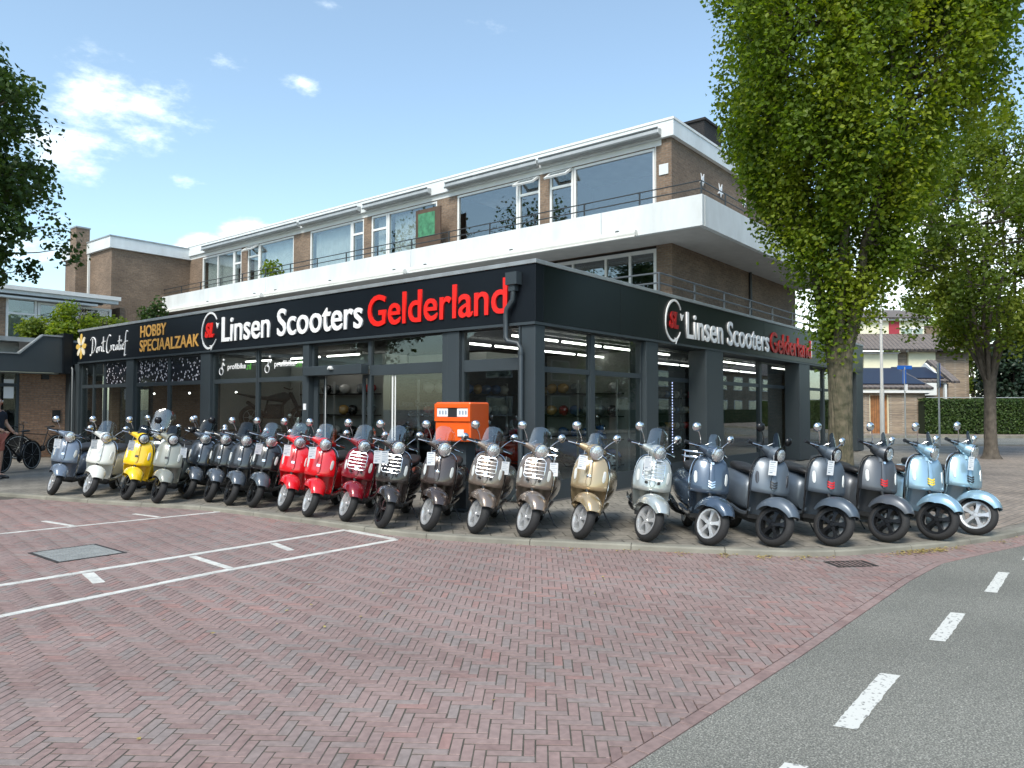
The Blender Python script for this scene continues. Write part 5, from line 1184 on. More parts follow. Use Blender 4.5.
# ------------------------------------------------------------------ bicycles, motorcycle on show
def bicycle(loc, head, lab, colr='black_plastic', lean=6, rimm='steel', group='bicycles at the left'):
    t = thing('bicycle', lab, 'bicycle'); t.matrix_world = Matrix.Translation(loc) @ Matrix.Rotation(R(head), 4, 'Z') @ Matrix.Rotation(R(lean), 4, 'X'); tag(t, group=group)
    fr = M[colr]
    for x in (0, -1.08):
        mb = MB(); prof = [(.335+.017*math.cos(a), .017*math.sin(a)) for a in [2*math.pi*i/10 for i in range(11)]]; mb.lathe(prof, (x, 0, .35), 'Y', 40); w_ = mb.build('wheel', M['rubber'], t)
        mb = MB().lathe([(.317, -.01), (.322, .01), (.308, .01), (.308, -.01), (.317, -.01)], (x, 0, .35), 'Y', 40)
        mb.build('rim', M[rimm], w_); mb = MB()
        for k in range(18):
            a = k*2*math.pi/18; mb.tube([(x, .02*(1 if k % 2 else -1), .35), (x+.31*math.cos(a), 0, .35+.31*math.sin(a))], .0016, 4)
        mb.lathe([(.02, -.03), (.02, .03)], (x, 0, .35), 'Y', 10); mb.build('spokes', M['steel'], w_)
    mb = MB(); bb = (-.62, 0, .30); st = (-.78, 0, .82); hd_ = (-.12, 0, .86)
    for a, b, r_ in ((bb, st, .016), (bb, (-.10, 0, .72), .02), ((-.74, 0, .70), (-.11, 0, .76), .014), (bb, (-1.08, .05, .35), .010), (bb, (-1.08, -.05, .35), .010), ((-.76, 0, .76), (-1.08, .05, .35), .008), ((-.76, 0, .76), (-1.08, -.05, .35), .008), ((-.08, 0, .68), (0, .05, .35), .012), ((-.08, 0, .68), (0, -.05, .35), .012), ((-.09, 0, .66), (-.14, 0, 1.0), .017)): mb.tube([a, b], r_, 8)
    mb.build('frame', fr, t)
    MB().tube([(-.16, .30, 1.04), (-.06, .24, 1.08), (-.10, .06, 1.02), (-.14, 0, 1.0), (-.10, -.06, 1.02), (-.06, -.24, 1.08), (-.16, -.30, 1.04)], .011, 8).build('handlebar', fr, t)
    MB().tube([(-.78, 0, .82), (-.80, 0, .92)], .012, 8).loft([sup(hw, zb, zt, x, 10) for x, hw, zb, zt in ((-.68, .02, .93, .95), (-.78, .04, .92, .96), (-.90, .09, .92, .975), (-.95, .07, .93, .97))]).build('saddle', M['seat'], t)
    mb = MB(); mb.lathe([(.09, -.01), (.09, .01)], bb, 'Y', 18); mb.tube([(bb[0], .06, .30), (bb[0]+.12, .07, .20), (bb[0]+.12, .15, .20)], .009, 6); mb.tube([(bb[0], -.06, .30), (bb[0]-.12, -.07, .40), (bb[0]-.12, -.15, .40)], .009, 6); mb.build('crankset', M['black_rim'], t)
    mb = MB()
    for x, a0, a1 in ((0, 20, 150), (-1.08, 0, 170)):
        mb.loft([[Vector((x+r_*math.cos(R(a)), y, .35+r_*math.sin(R(a)))) for y, r_ in ((-.028, .365), (0, .375), (.028, .365), (0, .369))] for a in range(a0, a1+1, 10)])
    mb.build('mudguard', fr, t); MB().box((-1.25, -.06, .735), (-.86, .06, .745)).build('carrier', fr, t); return t
bicycle(Vector((-1.45, 17.9, ZP)), 180, 'black city bicycle leaning against the orange-brown brick wall')
bicycle(GP(2, 473), 219, 'bicycle with bright rims cut by the left edge of the view, beside the standing person', 'black_rim', 3)
bicycle(Vector((.2, 17.75, ZP)), 182, 'dark bicycle behind the pale blue-grey scooter, in front of the downpipe')
def motorbike(loc, head):
    t = thing('motorcycle', 'black off-road motorcycle on a stand displayed behind the shop window', 'motorcycle'); t.matrix_world = Matrix.Translation(loc) @ Matrix.Rotation(R(head), 4, 'Z')
    for x in (0, -1.35):
        mb = MB(); mb.lathe([(.28+.045*math.cos(a), .045*math.sin(a)) for a in [2*math.pi*i/12 for i in range(13)]], (x, 0, .33), 'Y', 32)
        w_ = mb.build('wheel', M['rubber'], t); mb = MB().lathe([(.20, -.02), (.24, .02), (.18, .02), (.20, -.02)], (x, 0, .33), 'Y', 28); mb.lathe([(.05, -.05), (.05, .05)], (x, 0, .33), 'Y', 12)
        for k in range(6): a = k*math.pi/3; mb.tube([(x, 0, .33), (x+.2*math.cos(a), 0, .33+.2*math.sin(a))], .008, 5)
        mb.build('rim', M['steel'], w_)
    mb = MB(); mb.tube([(0, .1, .33), (-.3, .08, 1.0)], .03, 8); mb.tube([(0, -.1, .33), (-.3, -.08, 1.0)], .03, 8); mb.tube([(-.32, 0, .9), (-.75, 0, .35), (-1.35, .08, .33)], .035, 8); mb.tube([(-.32, 0, .88), (-.9, 0, .80), (-1.0, 0, .4)], .03, 8); mb.build('frame', M['black_rim'], t)
    MB().box((-.9, -.14, .3), (-.5, .14, .68)).tube([(-.6, -.15, .35), (-.9, -.18, .4), (-1.4, -.2, .75)], .05, 8).build('engine', M['black_rim'], t, bevel=.03)
    MB().loft([sup(hw, zb, zt, x, 12) for x, hw, zb, zt in ((-.3, .05, .82, .95), (-.45, .13, .72, 1.02), (-.65, .12, .75, .98), (-.9, .09, .78, .90), (-1.3, .09, .84, .92), (-1.75, .05, .95, .99))]).build('bodywork', M['black_plastic'], t)
    MB().tube([(-.36, .38, 1.12), (-.30, .12, 1.08), (-.30, -.12, 1.08), (-.36, -.38, 1.12)], .016, 8).build('handlebar', M['black_rim'], t)
    return t
motorbike((2.55, 9.75, 1.0), math.degrees(YAW)-90)
t = thing('display_stand', 'low dark display table carrying the black motorcycle inside the window', 'display stand', (2.05, 10.2, ZG), (0, 0, YAW))
MB().box((-.6, -1.2, .86), (.6, 1.2, .93)).build('top', M['black_rim'], t, bevel=.01)
for q in ((-.5, -1.1), (.5, -1.1), (-.5, 1.1), (.5, 1.1)): MB().box((q[0]-.04, q[1]-.04, .003), (q[0]+.04, q[1]+.04, .86)).build('leg', M['black_rim'], t)

# ------------------------------------------------------------------ post box
pbx = CF((453-512)/F_PX*11.0, 11.0, ZP)
t = thing('post_box', 'bright orange post box on a leg with two flap openings, behind the scooters', 'post box', pbx, (0, 0, YAW-R(24)))
# local: -X faces the street, Y to the left
O = M['orange_box']
mb = MB(); mb.extrude([(-.02, -.31, 1.04), (-.02, -.31, 1.60), (-.02, -.295, 1.625), (-.02, .275, 1.625), (-.02, .29, 1.60), (-.02, .29, 1.04)], (.62, 0, 0)); mb.build('body', O, t, smooth=False, bevel=.02)
MB().box((-.045, -.31, 1.54), (-.0215, .29, 1.60)).box((-.045, -.31, 1.34), (-.0215, .29, 1.40)).box((-.045, -.31, 1.401), (-.0215, -.27, 1.539)).box((-.045, .25, 1.401), (-.0215, .29, 1.539)).build('frame', O, t, smooth=False, bevel=.004)
mb = MB(); mb.box((-.030, -.085, 1.402), (-.0213, .065, 1.538)); mb.build('slot', M['black_plastic'], t, smooth=False)
for y0, y1 in ((.068, .248), (-.268, -.088)):
    lb = MB().box((-.033, y0, 1.41), (-.0215, y1, 1.53)).build('label_plate', M['tag'], t, smooth=False)
    mb = MB()
    for k in range(3): mb.box((-.0345, y0+.02+k*.05, 1.44), (-.0335, y0+.05+k*.05, 1.50))
    mb.build('print', M['ink'], lb, smooth=False)
MB().box((-.04, -.20, 1.12), (-.021, -.10, 1.22)).build('collection_plate', M['tag'], t, smooth=False)
MB().box((.16, -.14, 0), (.46, .12, 1.039)).box((.0, -.2, 0), (.5, .18, .03)).build('leg', M['anthracite'], t, smooth=False)

# ------------------------------------------------------------------ person at the left edge
def person(loc, head):
    t = thing('person', 'person in dark t-shirt and faded red shorts standing by a bicycle at the left edge', 'person', loc, (0, 0, R(head)))
    def skin(name, pts, edges, rad, mt, root=0, sub=2):
        me = bpy.data.meshes.new(name); me.from_pydata([tuple(p) for p in pts], edges, []); o = bpy.data.objects.new(name, me); COL.objects.link(o)
        o.modifiers.new('s', 'SKIN'); 
        for i, r_ in enumerate(rad): me.skin_vertices[0].data[i].radius = r_ if isinstance(r_, tuple) else (r_, r_)
        me.skin_vertices[0].data[root].use_root = True; s = o.modifiers.new('u', 'SUBSURF'); s.levels = sub; s.render_levels = sub
        bpy.context.view_layer.update(); m2 = bpy.data.meshes.new_from_object(o.evaluated_get(bpy.context.evaluated_depsgraph_get())); bpy.data.objects.remove(o); m2.name = name
        m2.materials.clear(); m2.materials.append(mt)
        for p in m2.polygons: p.use_smooth = True
        q = bpy.data.objects.new(name, m2); COL.objects.link(q); q.parent = t; return q
    V = [(0, 0, .95), (0, 0, 1.12), (0, 0, 1.30), (0, 0, 1.43), (.01, 0, 1.50), (.02, 0, 1.56), (.035, 0, 1.64), (.02, 0, 1.72),
         (0, .17, 1.42), (.02, .23, 1.18), (.20, .20, 1.02), (.27, .18, .99), (0, -.17, 1.42), (.05, -.24, 1.18), (.26, -.16, 1.05), (.33, -.14, 1.03),
         (0, .09, .90), (.02, .10, .50), (-.01, .10, .09), (.14, .11, .04), (0, -.09, .90), (.05, -.10, .50), (.03, -.10, .09), (.18, -.11, .04)]
    E_ = [(0, 1), (1, 2), (2, 3), (3, 4), (4, 5), (5, 6), (6, 7), (3, 8), (8, 9), (9, 10), (10, 11), (3, 12), (12, 13), (13, 14), (14, 15), (0, 16), (16, 17), (17, 18), (18, 19), (0, 20), (20, 21), (21, 22), (22, 23)]
    r_ = [(.13, .16), (.12, .14), (.12, .17), (.07, .10), .052, .060, (.095, .075), (.075, .065), .055, .042, .033, .030, .055, .042, .033, .030, .085, .058, .038, .035, .085, .058, .038, .035]
    body = skin('body', V, E_, r_, M['skin'])
    for (cx_, cy2, cz, s) in ((.30, .175, .98, 1), (.36, -.135, 1.02, -1)):
        for k in range(4):
            y = cy2+(-.026+.0175*k); L_ = (.062, .075, .070, .055)[k]; skin('finger', [(cx_-.02, y, cz), (cx_+.03, y, cz-.008), (cx_+.03+L_*.5, y, cz-.03), (cx_+.02+L_*.5, y, cz-.055)], [(0, 1), (1, 2), (2, 3)], [.010, .009, .0085, .007], M['skin'], sub=1).parent = body
        skin('thumb', [(cx_-.03, cy2-s*.03, cz), (cx_+.01, cy2-s*.05, cz-.01), (cx_+.045, cy2-s*.045, cz-.03)], [(0, 1), (1, 2)], [.011, .010, .008], M['skin'], sub=1).parent = body
    skin('t_shirt', [V[0], V[1], V[2], (0, 0, 1.44), (0, .17, 1.42), (.015, .215, 1.24), (0, -.17, 1.42), (.04, -.225, 1.24)], [(0, 1), (1, 2), (2, 3), (3, 4), (4, 5), (3, 6), (6, 7)], [(.145, .175), (.135, .16), (.135, .185), (.085, .115), .075, .062, .075, .062], M['shirt'])
    skin('shorts', [(0, 0, .96), (0, .09, .88), (.02, .10, .55), (0, -.09, .88), (.04, -.10, .55)], [(0, 1), (1, 2), (0, 3), (3, 4)], [(.14, .17), .105, .085, .105, .085], M['shorts'])
    skin('hair', [(.0, 0, 1.66), (-.005, 0, 1.74)], [(0, 1)], [(.098, .082), (.085, .072)], M['hair'])
    for s in (-1, 1): MB().ball((.118, s*.032, 1.665), .011, n=8, m_=6).build('eye', M['tag'], body)
    MB().ball((.135, 0, 1.635), .017, n=8, m_=6, sc_=(1, 1, 1.4)).build('nose', M['skin'], body); MB().box((.118, -.024, 1.598), (.124, .024, 1.606)).build('mouth', M['badge_red'], body)
    for s in (-1, 1): MB().ball((.03, s*.085, 1.65), .024, n=8, m_=6).build('ear', M['skin'], body)
    for q in ((.07, .105), (.11, -.105)): MB().loft([sup(hw, 0, h_, x, 12, 2.6, q[1]) for x, hw, h_ in ((q[0]-.11, .03, .07), (q[0]-.08, .042, .10), (q[0]+.02, .045, .085), (q[0]+.12, .042, .055), (q[0]+.16, .02, .04))]).build('shoe', M['black_plastic'], t)
person(CF((-3-512)/F_PX*15.9, 15.9, ZP), -60)

# ------------------------------------------------------------------ trees
def tree(name, label, loc, trunk_r, prof, nclump, nleaf, size, lmat, bark, seed, tocc=.3, forks=7, fork_z=None, up=.5, csq=1.5, crad=.34, hollow=.55, axis=(0, 0), group=None, twigs=True, dark_in=0):
    rng = random.Random(seed); t = thing(name, label, 'tree', loc, group=group)
    zs = [p[0] for p in prof]; z0, z1 = zs[0], zs[-1]
    def rad(z):
        for a, b in zip(prof, prof[1:]):
            if a[0] <= z <= b[0]: return a[1]+(b[1]-a[1])*(z-a[0])/(b[0]-a[0])
        return 0
    def ax(z): k = max(0, (z-z0)/(z1-z0)); return Vector((axis[0]*k, axis[1]*k, 0))
    mb = MB(); fz = fork_z or z0; flare = [1.75, 1.28, 1.08, 1.0, .97, .98, 1.12]
    rings = []; n = 18
    for i, h in enumerate((0, .12, .35, fz*.4, fz*.65, fz*.85, fz)):
        rg = []
        for k in range(n):
            a = 2*math.pi*k/n; rr = trunk_r*flare[i]*(1+.10*math.sin(a*5+seed)*(1.6 if i < 2 else .6)+.05*math.sin(a*3+h*3)); rg.append(Vector((rr*math.cos(a), rr*math.sin(a), h)))
        rings.append(rg)
    mb.loft(rings)
    limbs = []
    for k in range(forks):
        a = 2*math.pi*k/forks+rng.uniform(-.4, .4); zt = z0+(z1-z0)*rng.uniform(.55, .93); rr = rad(zt)*rng.uniform(.25, .75) if k else 0
        p0 = Vector((math.cos(a)*trunk_r*.45, math.sin(a)*trunk_r*.45, fz-.25)); p2 = ax(zt)+Vector((math.cos(a)*rr, math.sin(a)*rr, zt)); p1 = Vector((p2.x*.75, p2.y*.75, fz+(zt-fz)*(.30 if up < .6 else .45)))
        path = bez(p0, p1, p2, 9); path = [p+Vector((rng.gauss(0, .05), rng.gauss(0, .05), 0))*(i > 1) for i, p in enumerate(path)]
        r0 = trunk_r*rng.uniform(.38, .52); mb.tube(path, [max(.012, r0*(1-i/9.6)) for i in range(10)], 8); limbs.append((path, r0))
    cl = []
    for _ in range(nclump):
        for _t in range(40):
            z = rng.uniform(z0, z1); r_ = rad(z)
            if rng.random() < (r_/max(p[1] for p in prof))**1.3+.05: break
        a = rng.uniform(0, 2*math.pi); lump = 1+.13*math.sin(a*3+z*1.1+seed)+.08*math.sin(a*7-z*2.3)
        q = (hollow+(1-hollow)*rng.random()**.6) if rng.random() < .82 else rng.random()
        cl.append((ax(z)+Vector((math.cos(a)*r_*q*lump, math.sin(a)*r_*q*lump, z)), q))
    if twigs:
        for c, q in cl:
            path, r0 = min(limbs, key=lambda L: min((p-c).length for p in L[0][3:])); src = min(path[2:], key=lambda p: (p-c).length+max(0, p.z-c.z)*1.5)
            mid = (src+c)/2+Vector((0, 0, -.12*(c-src).length)); mb.tube(bez(src, mid, c, 4), [.028, .022, .016, .011, .006], 5)
    mb.build('trunk', bark, t, angle=80)
    mb = MB()
    for c, q in cl:
        cr = crad*rng.uniform(.65, 1.35); tone = rng.uniform(.02, .98)
        nn = int(nleaf*rng.uniform(.6, 1.4))
        for _ in range(nn):
            d = Vector((rng.gauss(0, 1), rng.gauss(0, 1), rng.gauss(0, 1))); d.normalize(); rr = cr*rng.random()**.5
            p = c+Vector((d.x*rr, d.y*rr, d.z*rr*csq)); leaf(mb, p, d, size*rng.uniform(.6, 1.3), rng, tone)
    mb.build('crown', lmat, t, smooth=False); return t
for nm in ('bark', 'bark2'):
    n_ = M[nm].node_tree.nodes; l_ = M[nm].node_tree.links
    for q in [x for x in n_ if x.type == 'TEX_NOISE' and x.inputs['Detail'].default_value == 4]:
        mq = n_.new('ShaderNodeMapping'); mq.inputs['Scale'].default_value = (1, 1, .22); tq = [x for x in n_ if x.type == 'TEX_COORD'][0]; l_.new(tq.outputs['Object'], mq.inputs[0]); l_.new(mq.outputs[0], q.inputs[0])
    for q in [x for x in n_ if x.type == 'BUMP']: q.inputs['Distance'].default_value = .05
base = CF((840-512)/F_PX*12.5, 12.5, ZP)
tree('street_tree', 'large dense bright green tree with a thick mossy trunk standing among the scooters', base, .190, [(2.6, .08), (3.3, .32), (4.1, .78), (5.0, 1.22), (5.9, 1.65), (6.8, 2.0), (7.6, 2.2), (8.6, 2.15), (9.6, 1.85), (10.6, 1.3), (11.3, .5)],
     480, 310, .078, M['leaf_main'], M['bark'], 3, fork_z=2.6, forks=9, axis=(.45*rt.x, .45*rt.y), crad=.37, csq=1.9, hollow=.66, up=.8)
base = CF((990-512)/F_PX*23, 23, ZP)
tree('street_tree', 'thinner open crowned tree beside the hedge with bare forking limbs showing', base, .165, [(3.4, .9), (4.4, 2.0), (5.6, 2.7), (7.0, 2.9), (8.4, 2.6), (9.6, 1.9), (10.8, .8)],
     300, 125, .12, M['leaf_mid'], M['bark2'], 11, fork_z=2.6, forks=9, crad=.45, csq=1.3, hollow=.35, up=.8)
base = CF(-11.85, 14.0, ZP)
tree('street_tree', 'dark leaved tree whose drooping branches reach in over the left edge', base, .30, [(3.7, 1.1), (4.3, 2.1), (5.0, 2.6), (6.0, 2.55), (7.0, 2.45), (8.0, 2.1), (9.0, 1.5), (9.8, .6)],
     400, 110, .11, M['leaf_dark'], M['bark2'], 21, fork_z=3.4, forks=8, crad=.38, csq=1.0, hollow=.5)
base = CF(18.6, 22, ZP)
tree('street_tree', 'green tree just past the right edge with only outer twigs in view', base, .25, [(4.4, .8), (6.0, 2.2), (8.0, 2.7), (10.0, 2.3), (12.0, 1.0)], 200, 90, .13, M['leaf_mid'], M['bark2'], 31, fork_z=3.0, crad=.45)
# garden trees beyond the hedge
for i, (lat, dep, h, r_, mt, lb, sd_) in enumerate(((34.2, 50, 7.6, 2.7, 'leaf_con', 'dark blue-green conifer behind the hedge beside the garage gable', 41), (38.5, 50, 8.4, 2.9, 'leaf_con', 'dark conifer behind the hedge at the right edge', 42), (37.5, 60, 13, 4.2, 'leaf_mid', 'tall pale green garden tree rising behind the conifers', 43), (45.5, 58, 14, 5.0, 'leaf_mid', 'broad green garden tree past the right edge', 44), (41.0, 74, 13, 3.6, 'leaf_mid', 'green tree far behind the tiled house roof', 45))):
    b = CF(lat, dep, .1)
    pr_ = [(.5, r_*.8), (h*.25, r_), (h*.55, r_*.75), (h*.8, r_*.4), (h, .1)] if mt == 'leaf_con' else [(1.8, r_*.5), (h*.35, r_*.95), (h*.6, r_), (h*.85, r_*.7), (h, r_*.2)]
    tree('conifer' if mt == 'leaf_con' else 'garden_tree', lb, b, .2, pr_, 120, 90, .28, M[mt], M['bark2'], sd_, fork_z=min(1.8, h*.2), forks=5, crad=.8, csq=.9, twigs=False, group='trees behind the hedge')

# ------------------------------------------------------------------ house, garage, hedge and signs across the side street
def FR(lat, dep, z): return CF(lat, dep, z)
fm = Matrix((rt, fh, up0)).transposed().to_4x4(); fm.translation = Vector((CAM.x, CAM.y, 0))   # lateral, depth, height axes of that street front
def px2lat(px, d): return (px-512)/F_PX*d
def street(mb, name, mt, root, bevel=0, smooth=False, xf=True):
    o = mb.build(name, mt, root, smooth=smooth, bevel=bevel); return o
def sroot(name, lab, cat, lat, dep, group=None, z=.17):
    o = thing(name, lab, cat, CF(lat, dep, z), (0, 0, YAW-math.pi/2), group); return o
D = 43.0
g = sroot('brick_garage', 'low brick garage with dark solar roof, white fascia and an oak door', 'garage', px2lat(900, D), D); L0 = px2lat(900, D)
def lx(px, d=D): return px2lat(px, d)-L0
wx0, wd0, wd1, wx1 = lx(845), lx(869.5), lx(888.5), lx(925)
street(MB().box((wx0, 0, -.2), (wd0, .25, 2.35)).box((wd1, 0, -.2), (wx1, .25, 2.35)).box((wx1-.25, .251, -.2), (wx1, 5.5, 2.35)).box((wd0, 0, 2.25), (wd1, .25, 2.35)), 'wall', M['brick_light'], g)
street(MB().box((wx1+.002, 2.6, -.2), (lx(975), 2.85, 3.0)), 'wall', M['brick'], g)
dr = street(MB().box((wd0+.05, .10, 0), (wd1-.22, .15, 2.22)), 'door', M['oak'], g); mb = MB()
for k in range(1, 6): xx = wd0+.05+k*.135; mb.box((xx-.006, .094, .02), (xx+.006, .0995, 2.2))
street(mb, 'groove', M['black_plastic'], dr); street(MB().box((wd1-.21, .12, 0), (wd1-.05, .17, 2.22)), 'side_panel', M['oak'], g)
street(MB().box((wd0, .02, 0), (wd0+.048, .12, 2.25)).box((wd1-.048, .02, 0), (wd1, .12, 2.25)), 'door_frame', M['cream'], g)
street(MB().box((wx0, -.25, 2.36), (lx(931), 0, 2.55)), 'fascia_board', M['white_trim'], g)
def slope(mb, x0, x1, y0, z0, y1, z1, th=.12): mb.extrude([(x0, y0, z0), (x1, y0, z0), (x1, y1, z1), (x0, y1, z1)], (0, -.02, th)); return mb
street(slope(MB(), wx0, lx(931), -.3, 2.56, 3.5, 3.82), 'roof', M['roof_tile'], g)
street(slope(MB(), lx(931)+.002, lx(974), 2.3, 3.05, 4.6, 3.95), 'roof', M['roof_tile'], g)
street(slope(MB(), wx0+.05, lx(927), .15, 2.86, 3.4, 3.95, .05), 'solar_panels', M['solar'], g); street(slope(MB(), lx(931), lx(970), 2.55, 3.30, 4.5, 4.08, .05), 'solar_panels', M['solar'], g)
street(MB().extrude([(lx(969), 2.4, 1.2), (lx(969), 2.4, 3.1), (lx(969)+.01, 4.6, 4.4), (lx(969)+.01, 6.8, 3.1), (lx(969), 6.8, 1.2)], (.14, 0, 0)), 'gable', M['white_panel'], g)
street(MB().extrude([(lx(981), 2.0, 3.0), (lx(981), 2.0, 3.15), (lx(981), 4.6, 4.6), (lx(981), 7.2, 3.15), (lx(981), 7.2, 3.0), (lx(981), 4.6, 4.42)], (-.5, 0, 0)), 'gable_roof', M['roof_tile'], g)
ac = street(MB().box((lx(942), 2.0, 2.25), (lx(957), 2.4, 3.0)), 'air_conditioner', M['ac'], g, bevel=.03)
street(MB().lathe([(.001, -.01), (.05, -.01), (.30, -.004), (.30, 0), (.001, 0)], (lx(945.5), 1.995, 2.62), 'Y', 24), 'fan_grille', M['anthracite'], ac)
# terraced house behind
D2 = 52.0; h = sroot('terraced_house', 'cream panelled two storey house with dark red door panel and tiled lean-to roof', 'house', px2lat(900, D2), D2); L0 = px2lat(900, D2)
def hx(px, d=D2): return px2lat(px, d)-L0
zz = lambda py, d=D2: 1.6+(408-py)/F_PX*d-.17
street(MB().box((hx(830), .3, 0), (hx(972), .6, zz(351))), 'wall', M['brick_light'], h)
for a, b, c_, e in ((865, 899, 353, 377), (910, 937, 351, 375)):
    s_ = street(MB().box((hx(a), .1, zz(e)-1), (hx(b), .29, zz(c_))), 'panel', M['cream'], h); street(MB().box((hx(a)-.05, 0, zz(c_)+.002), (hx(b)+.05, .29, zz(c_)+.16)), 'panel_head', M['white_trim'], s_)
street(slope(MB(), hx(830), hx(972), -.5, zz(350), 1.6, zz(335)+.2, .12), 'roof', M['roof_tile'], h)
street(MB().box((hx(830), 1.61, zz(340)), (hx(938), 1.9, zz(317))), 'panel', M['cream'], h)
street(MB().box((hx(901.5), 1.55, zz(335.5)), (hx(912), 1.609, zz(315))), 'red_panel', M['red_panel'], h)
f = street(MB().box((hx(912.3), 1.52, zz(334.5)), (hx(937), 1.605, zz(333))).box((hx(912.3), 1.52, zz(325.5)), (hx(937), 1.605, zz(323.5))).box((hx(925), 1.52, zz(333)+.001), (hx(927), 1.605, zz(325.5)-.001)), 'window', M['white_trim'], h)
street(MB().box((hx(914), 1.56, zz(333)), (hx(924.9), 1.57, zz(325.5))).box((hx(927.1), 1.56, zz(333)), (hx(936), 1.57, zz(325.5))), 'pane', M['glass_house'], f)
street(MB().box((hx(872), 1.3, zz(317)+.002), (hx(940), 1.9, zz(316)+.02)), 'roof_edge', M['white_trim'], h); street(slope(MB(), hx(868), hx(942), 1.2, zz(315.6), 5.5, zz(300), .12), 'roof', M['roof_tile'], h)
street(MB().box((hx(938)+.01, 1.7, 0), (hx(972), 5, zz(322))), 'wall', M['brick'], h)
# hedge and its rail
hd = sroot('clipped_hedge', 'long clipped dark green hedge along the side street', 'hedge', px2lat(990, 42), 42)
mb = MB(); rng = random.Random(5); x0, x1 = px2lat(925, 42)-px2lat(990, 42), 16
for _ in range(26000):
    x = rng.uniform(x0, x1); f_ = rng.random()
    if f_ < .72: p = Vector((x, rng.gauss(0, .05), rng.uniform(0, 1.95))); o_ = Vector((0, -1, .2))
    else: p = Vector((x, rng.uniform(0, .9), 1.95+rng.gauss(0, .05))); o_ = Vector((0, 0, 1))
    leaf(mb, p, o_, rng.uniform(.06, .13), rng)
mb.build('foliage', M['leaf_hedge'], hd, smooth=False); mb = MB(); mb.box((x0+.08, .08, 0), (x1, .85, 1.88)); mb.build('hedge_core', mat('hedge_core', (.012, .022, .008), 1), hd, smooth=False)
street(MB().tube([(x0, -.12, 2.08), (x1, -.12, 2.08)], .02, 6), 'top_rail', M['steel'], hd)
# posts
def post(lab, px, d, py_top, r_, mt, name='lamp_post', cat='lamp post'):
    o = thing(name, lab, cat, CF(px2lat(px, d), d, ZP)); return o, 1.6+(408-py_top)/F_PX*d-ZP
o, zt = post('slim pale lamp post rising into the tree crowns in front of the oak door', 882, 31, 250, .06, 'white_post'); MB().tube([(0, 0, 0), (0, 0, 2.3), (0, 0, 2.4), (0, 0, zt)], [.095, .09, .065, .045], 12).build('pole', M['white_post'], o); MB().lathe([(.10, 0), (.10, .22)], n=12).build('base_sleeve', M['black_plastic'], o)
mb = MB(); mb.tube(bez((0, 0, zt), (0, 0, zt+.5), (-.5, -.3, zt+.6), 6), .04, 8); mb.build('arm', M['white_post'], o); MB().box((-1.0, -.45, zt+.53), (-.45, -.2, zt+.66)).build('lamp_head', M['white_post'], o, bevel=.03)
o, zt = post('thin post with a blue crosswise street name plate and small blue arrow sign', 905, 32, 366, .03, 'steel', 'street_sign', 'street sign'); MB().tube([(0, 0, 0), (0, 0, zt)], .03, 8).build('pole', M['steel'], o)
th = R(0); o.rotation_euler = (0, 0, YAW-math.pi/2); MB().box((-.32, -.015, zt-.10), (.32, .015, zt+.06)).build('name_plate', M['blue_sign'], o, bevel=.004); MB().box((-.015, -.1, zt-.72), (.015, .16, zt-.12)).build('arrow_plate', M['blue_sign'], o); MB().box((-.02, -.05, zt-1.05), (.1, .03, zt-.75)).build('small_plate', M['tag'], o)
o, zt = post('grey post with a blue and dark sign seen edge on, in front of the hedge', 939, 31, 362, .035, 'steel', 'street_sign', 'street sign'); o.rotation_euler = (0, 0, YAW-math.pi/2+R(68)); MB().tube([(0, 0, 0), (0, 0, zt)], .035, 8).build('pole', M['steel'], o); MB().box((-.31, -.02, zt-1.02), (.31, -.001, zt-.02)).build('sign_plate', M['blue_sign'], o, bevel=.005); MB().box((-.32, .001, zt-1.03), (.32, .02, zt-.01)).build('sign_back', M['anthracite'], o)
# planted roof shrubs at the far left
rng = random.Random(9)
for i, (x, y, z, rr, hh, mt, lb) in enumerate(((.55, 19.6, 3.69, .75, 1.45, 'leaf_main', 'bright green rounded shrub on the planted roof'), (-.35, 20.2, 3.69, .55, .75, 'leaf_mid', 'low loose shrub at the left end of the planted roof'), (1.5, 19.6, 3.69, .55, 1.0, 'leaf_mid', 'grey-green shrub in the middle of the planted roof'), (2.35, 20.0, 3.69, .5, .95, 'leaf_mid', 'feathery shrub on the planted roof near the tall dark one'), (3.2, 19.8, 3.69, .55, 1.9, 'leaf_dark', 'tall dark green shrub at the right end of the planted roof'), (.1, 19.2, 3.69, .4, .6, 'leaf_main', 'small yellow-green shrub in front on the planted roof'))):
    t = thing('roof_shrub', lb, 'shrub', (x, y, z), group='shrubs on the planted roof'); mb = MB(); r_ = random.Random(50+i)
    for k in range(14):
        a = r_.uniform(0, 6.28); q = rr*r_.random()**.5*.8; leafball(mb, (q*math.cos(a), q*math.sin(a), hh*r_.uniform(.25, .85)), .3, 110, .11, 1.1, r_)
    mb.build('foliage', M[mt], t, smooth=False); mb = MB()
    for k in range(5): a = r_.uniform(0, 6.28); mb.tube([(0, 0, 0), (.3*rr*math.cos(a), .3*rr*math.sin(a), hh*.5), (.6*rr*math.cos(a), .6*rr*math.sin(a), hh*.8)], .014, 5)
    mb.build('stem', M['bark2'], t)

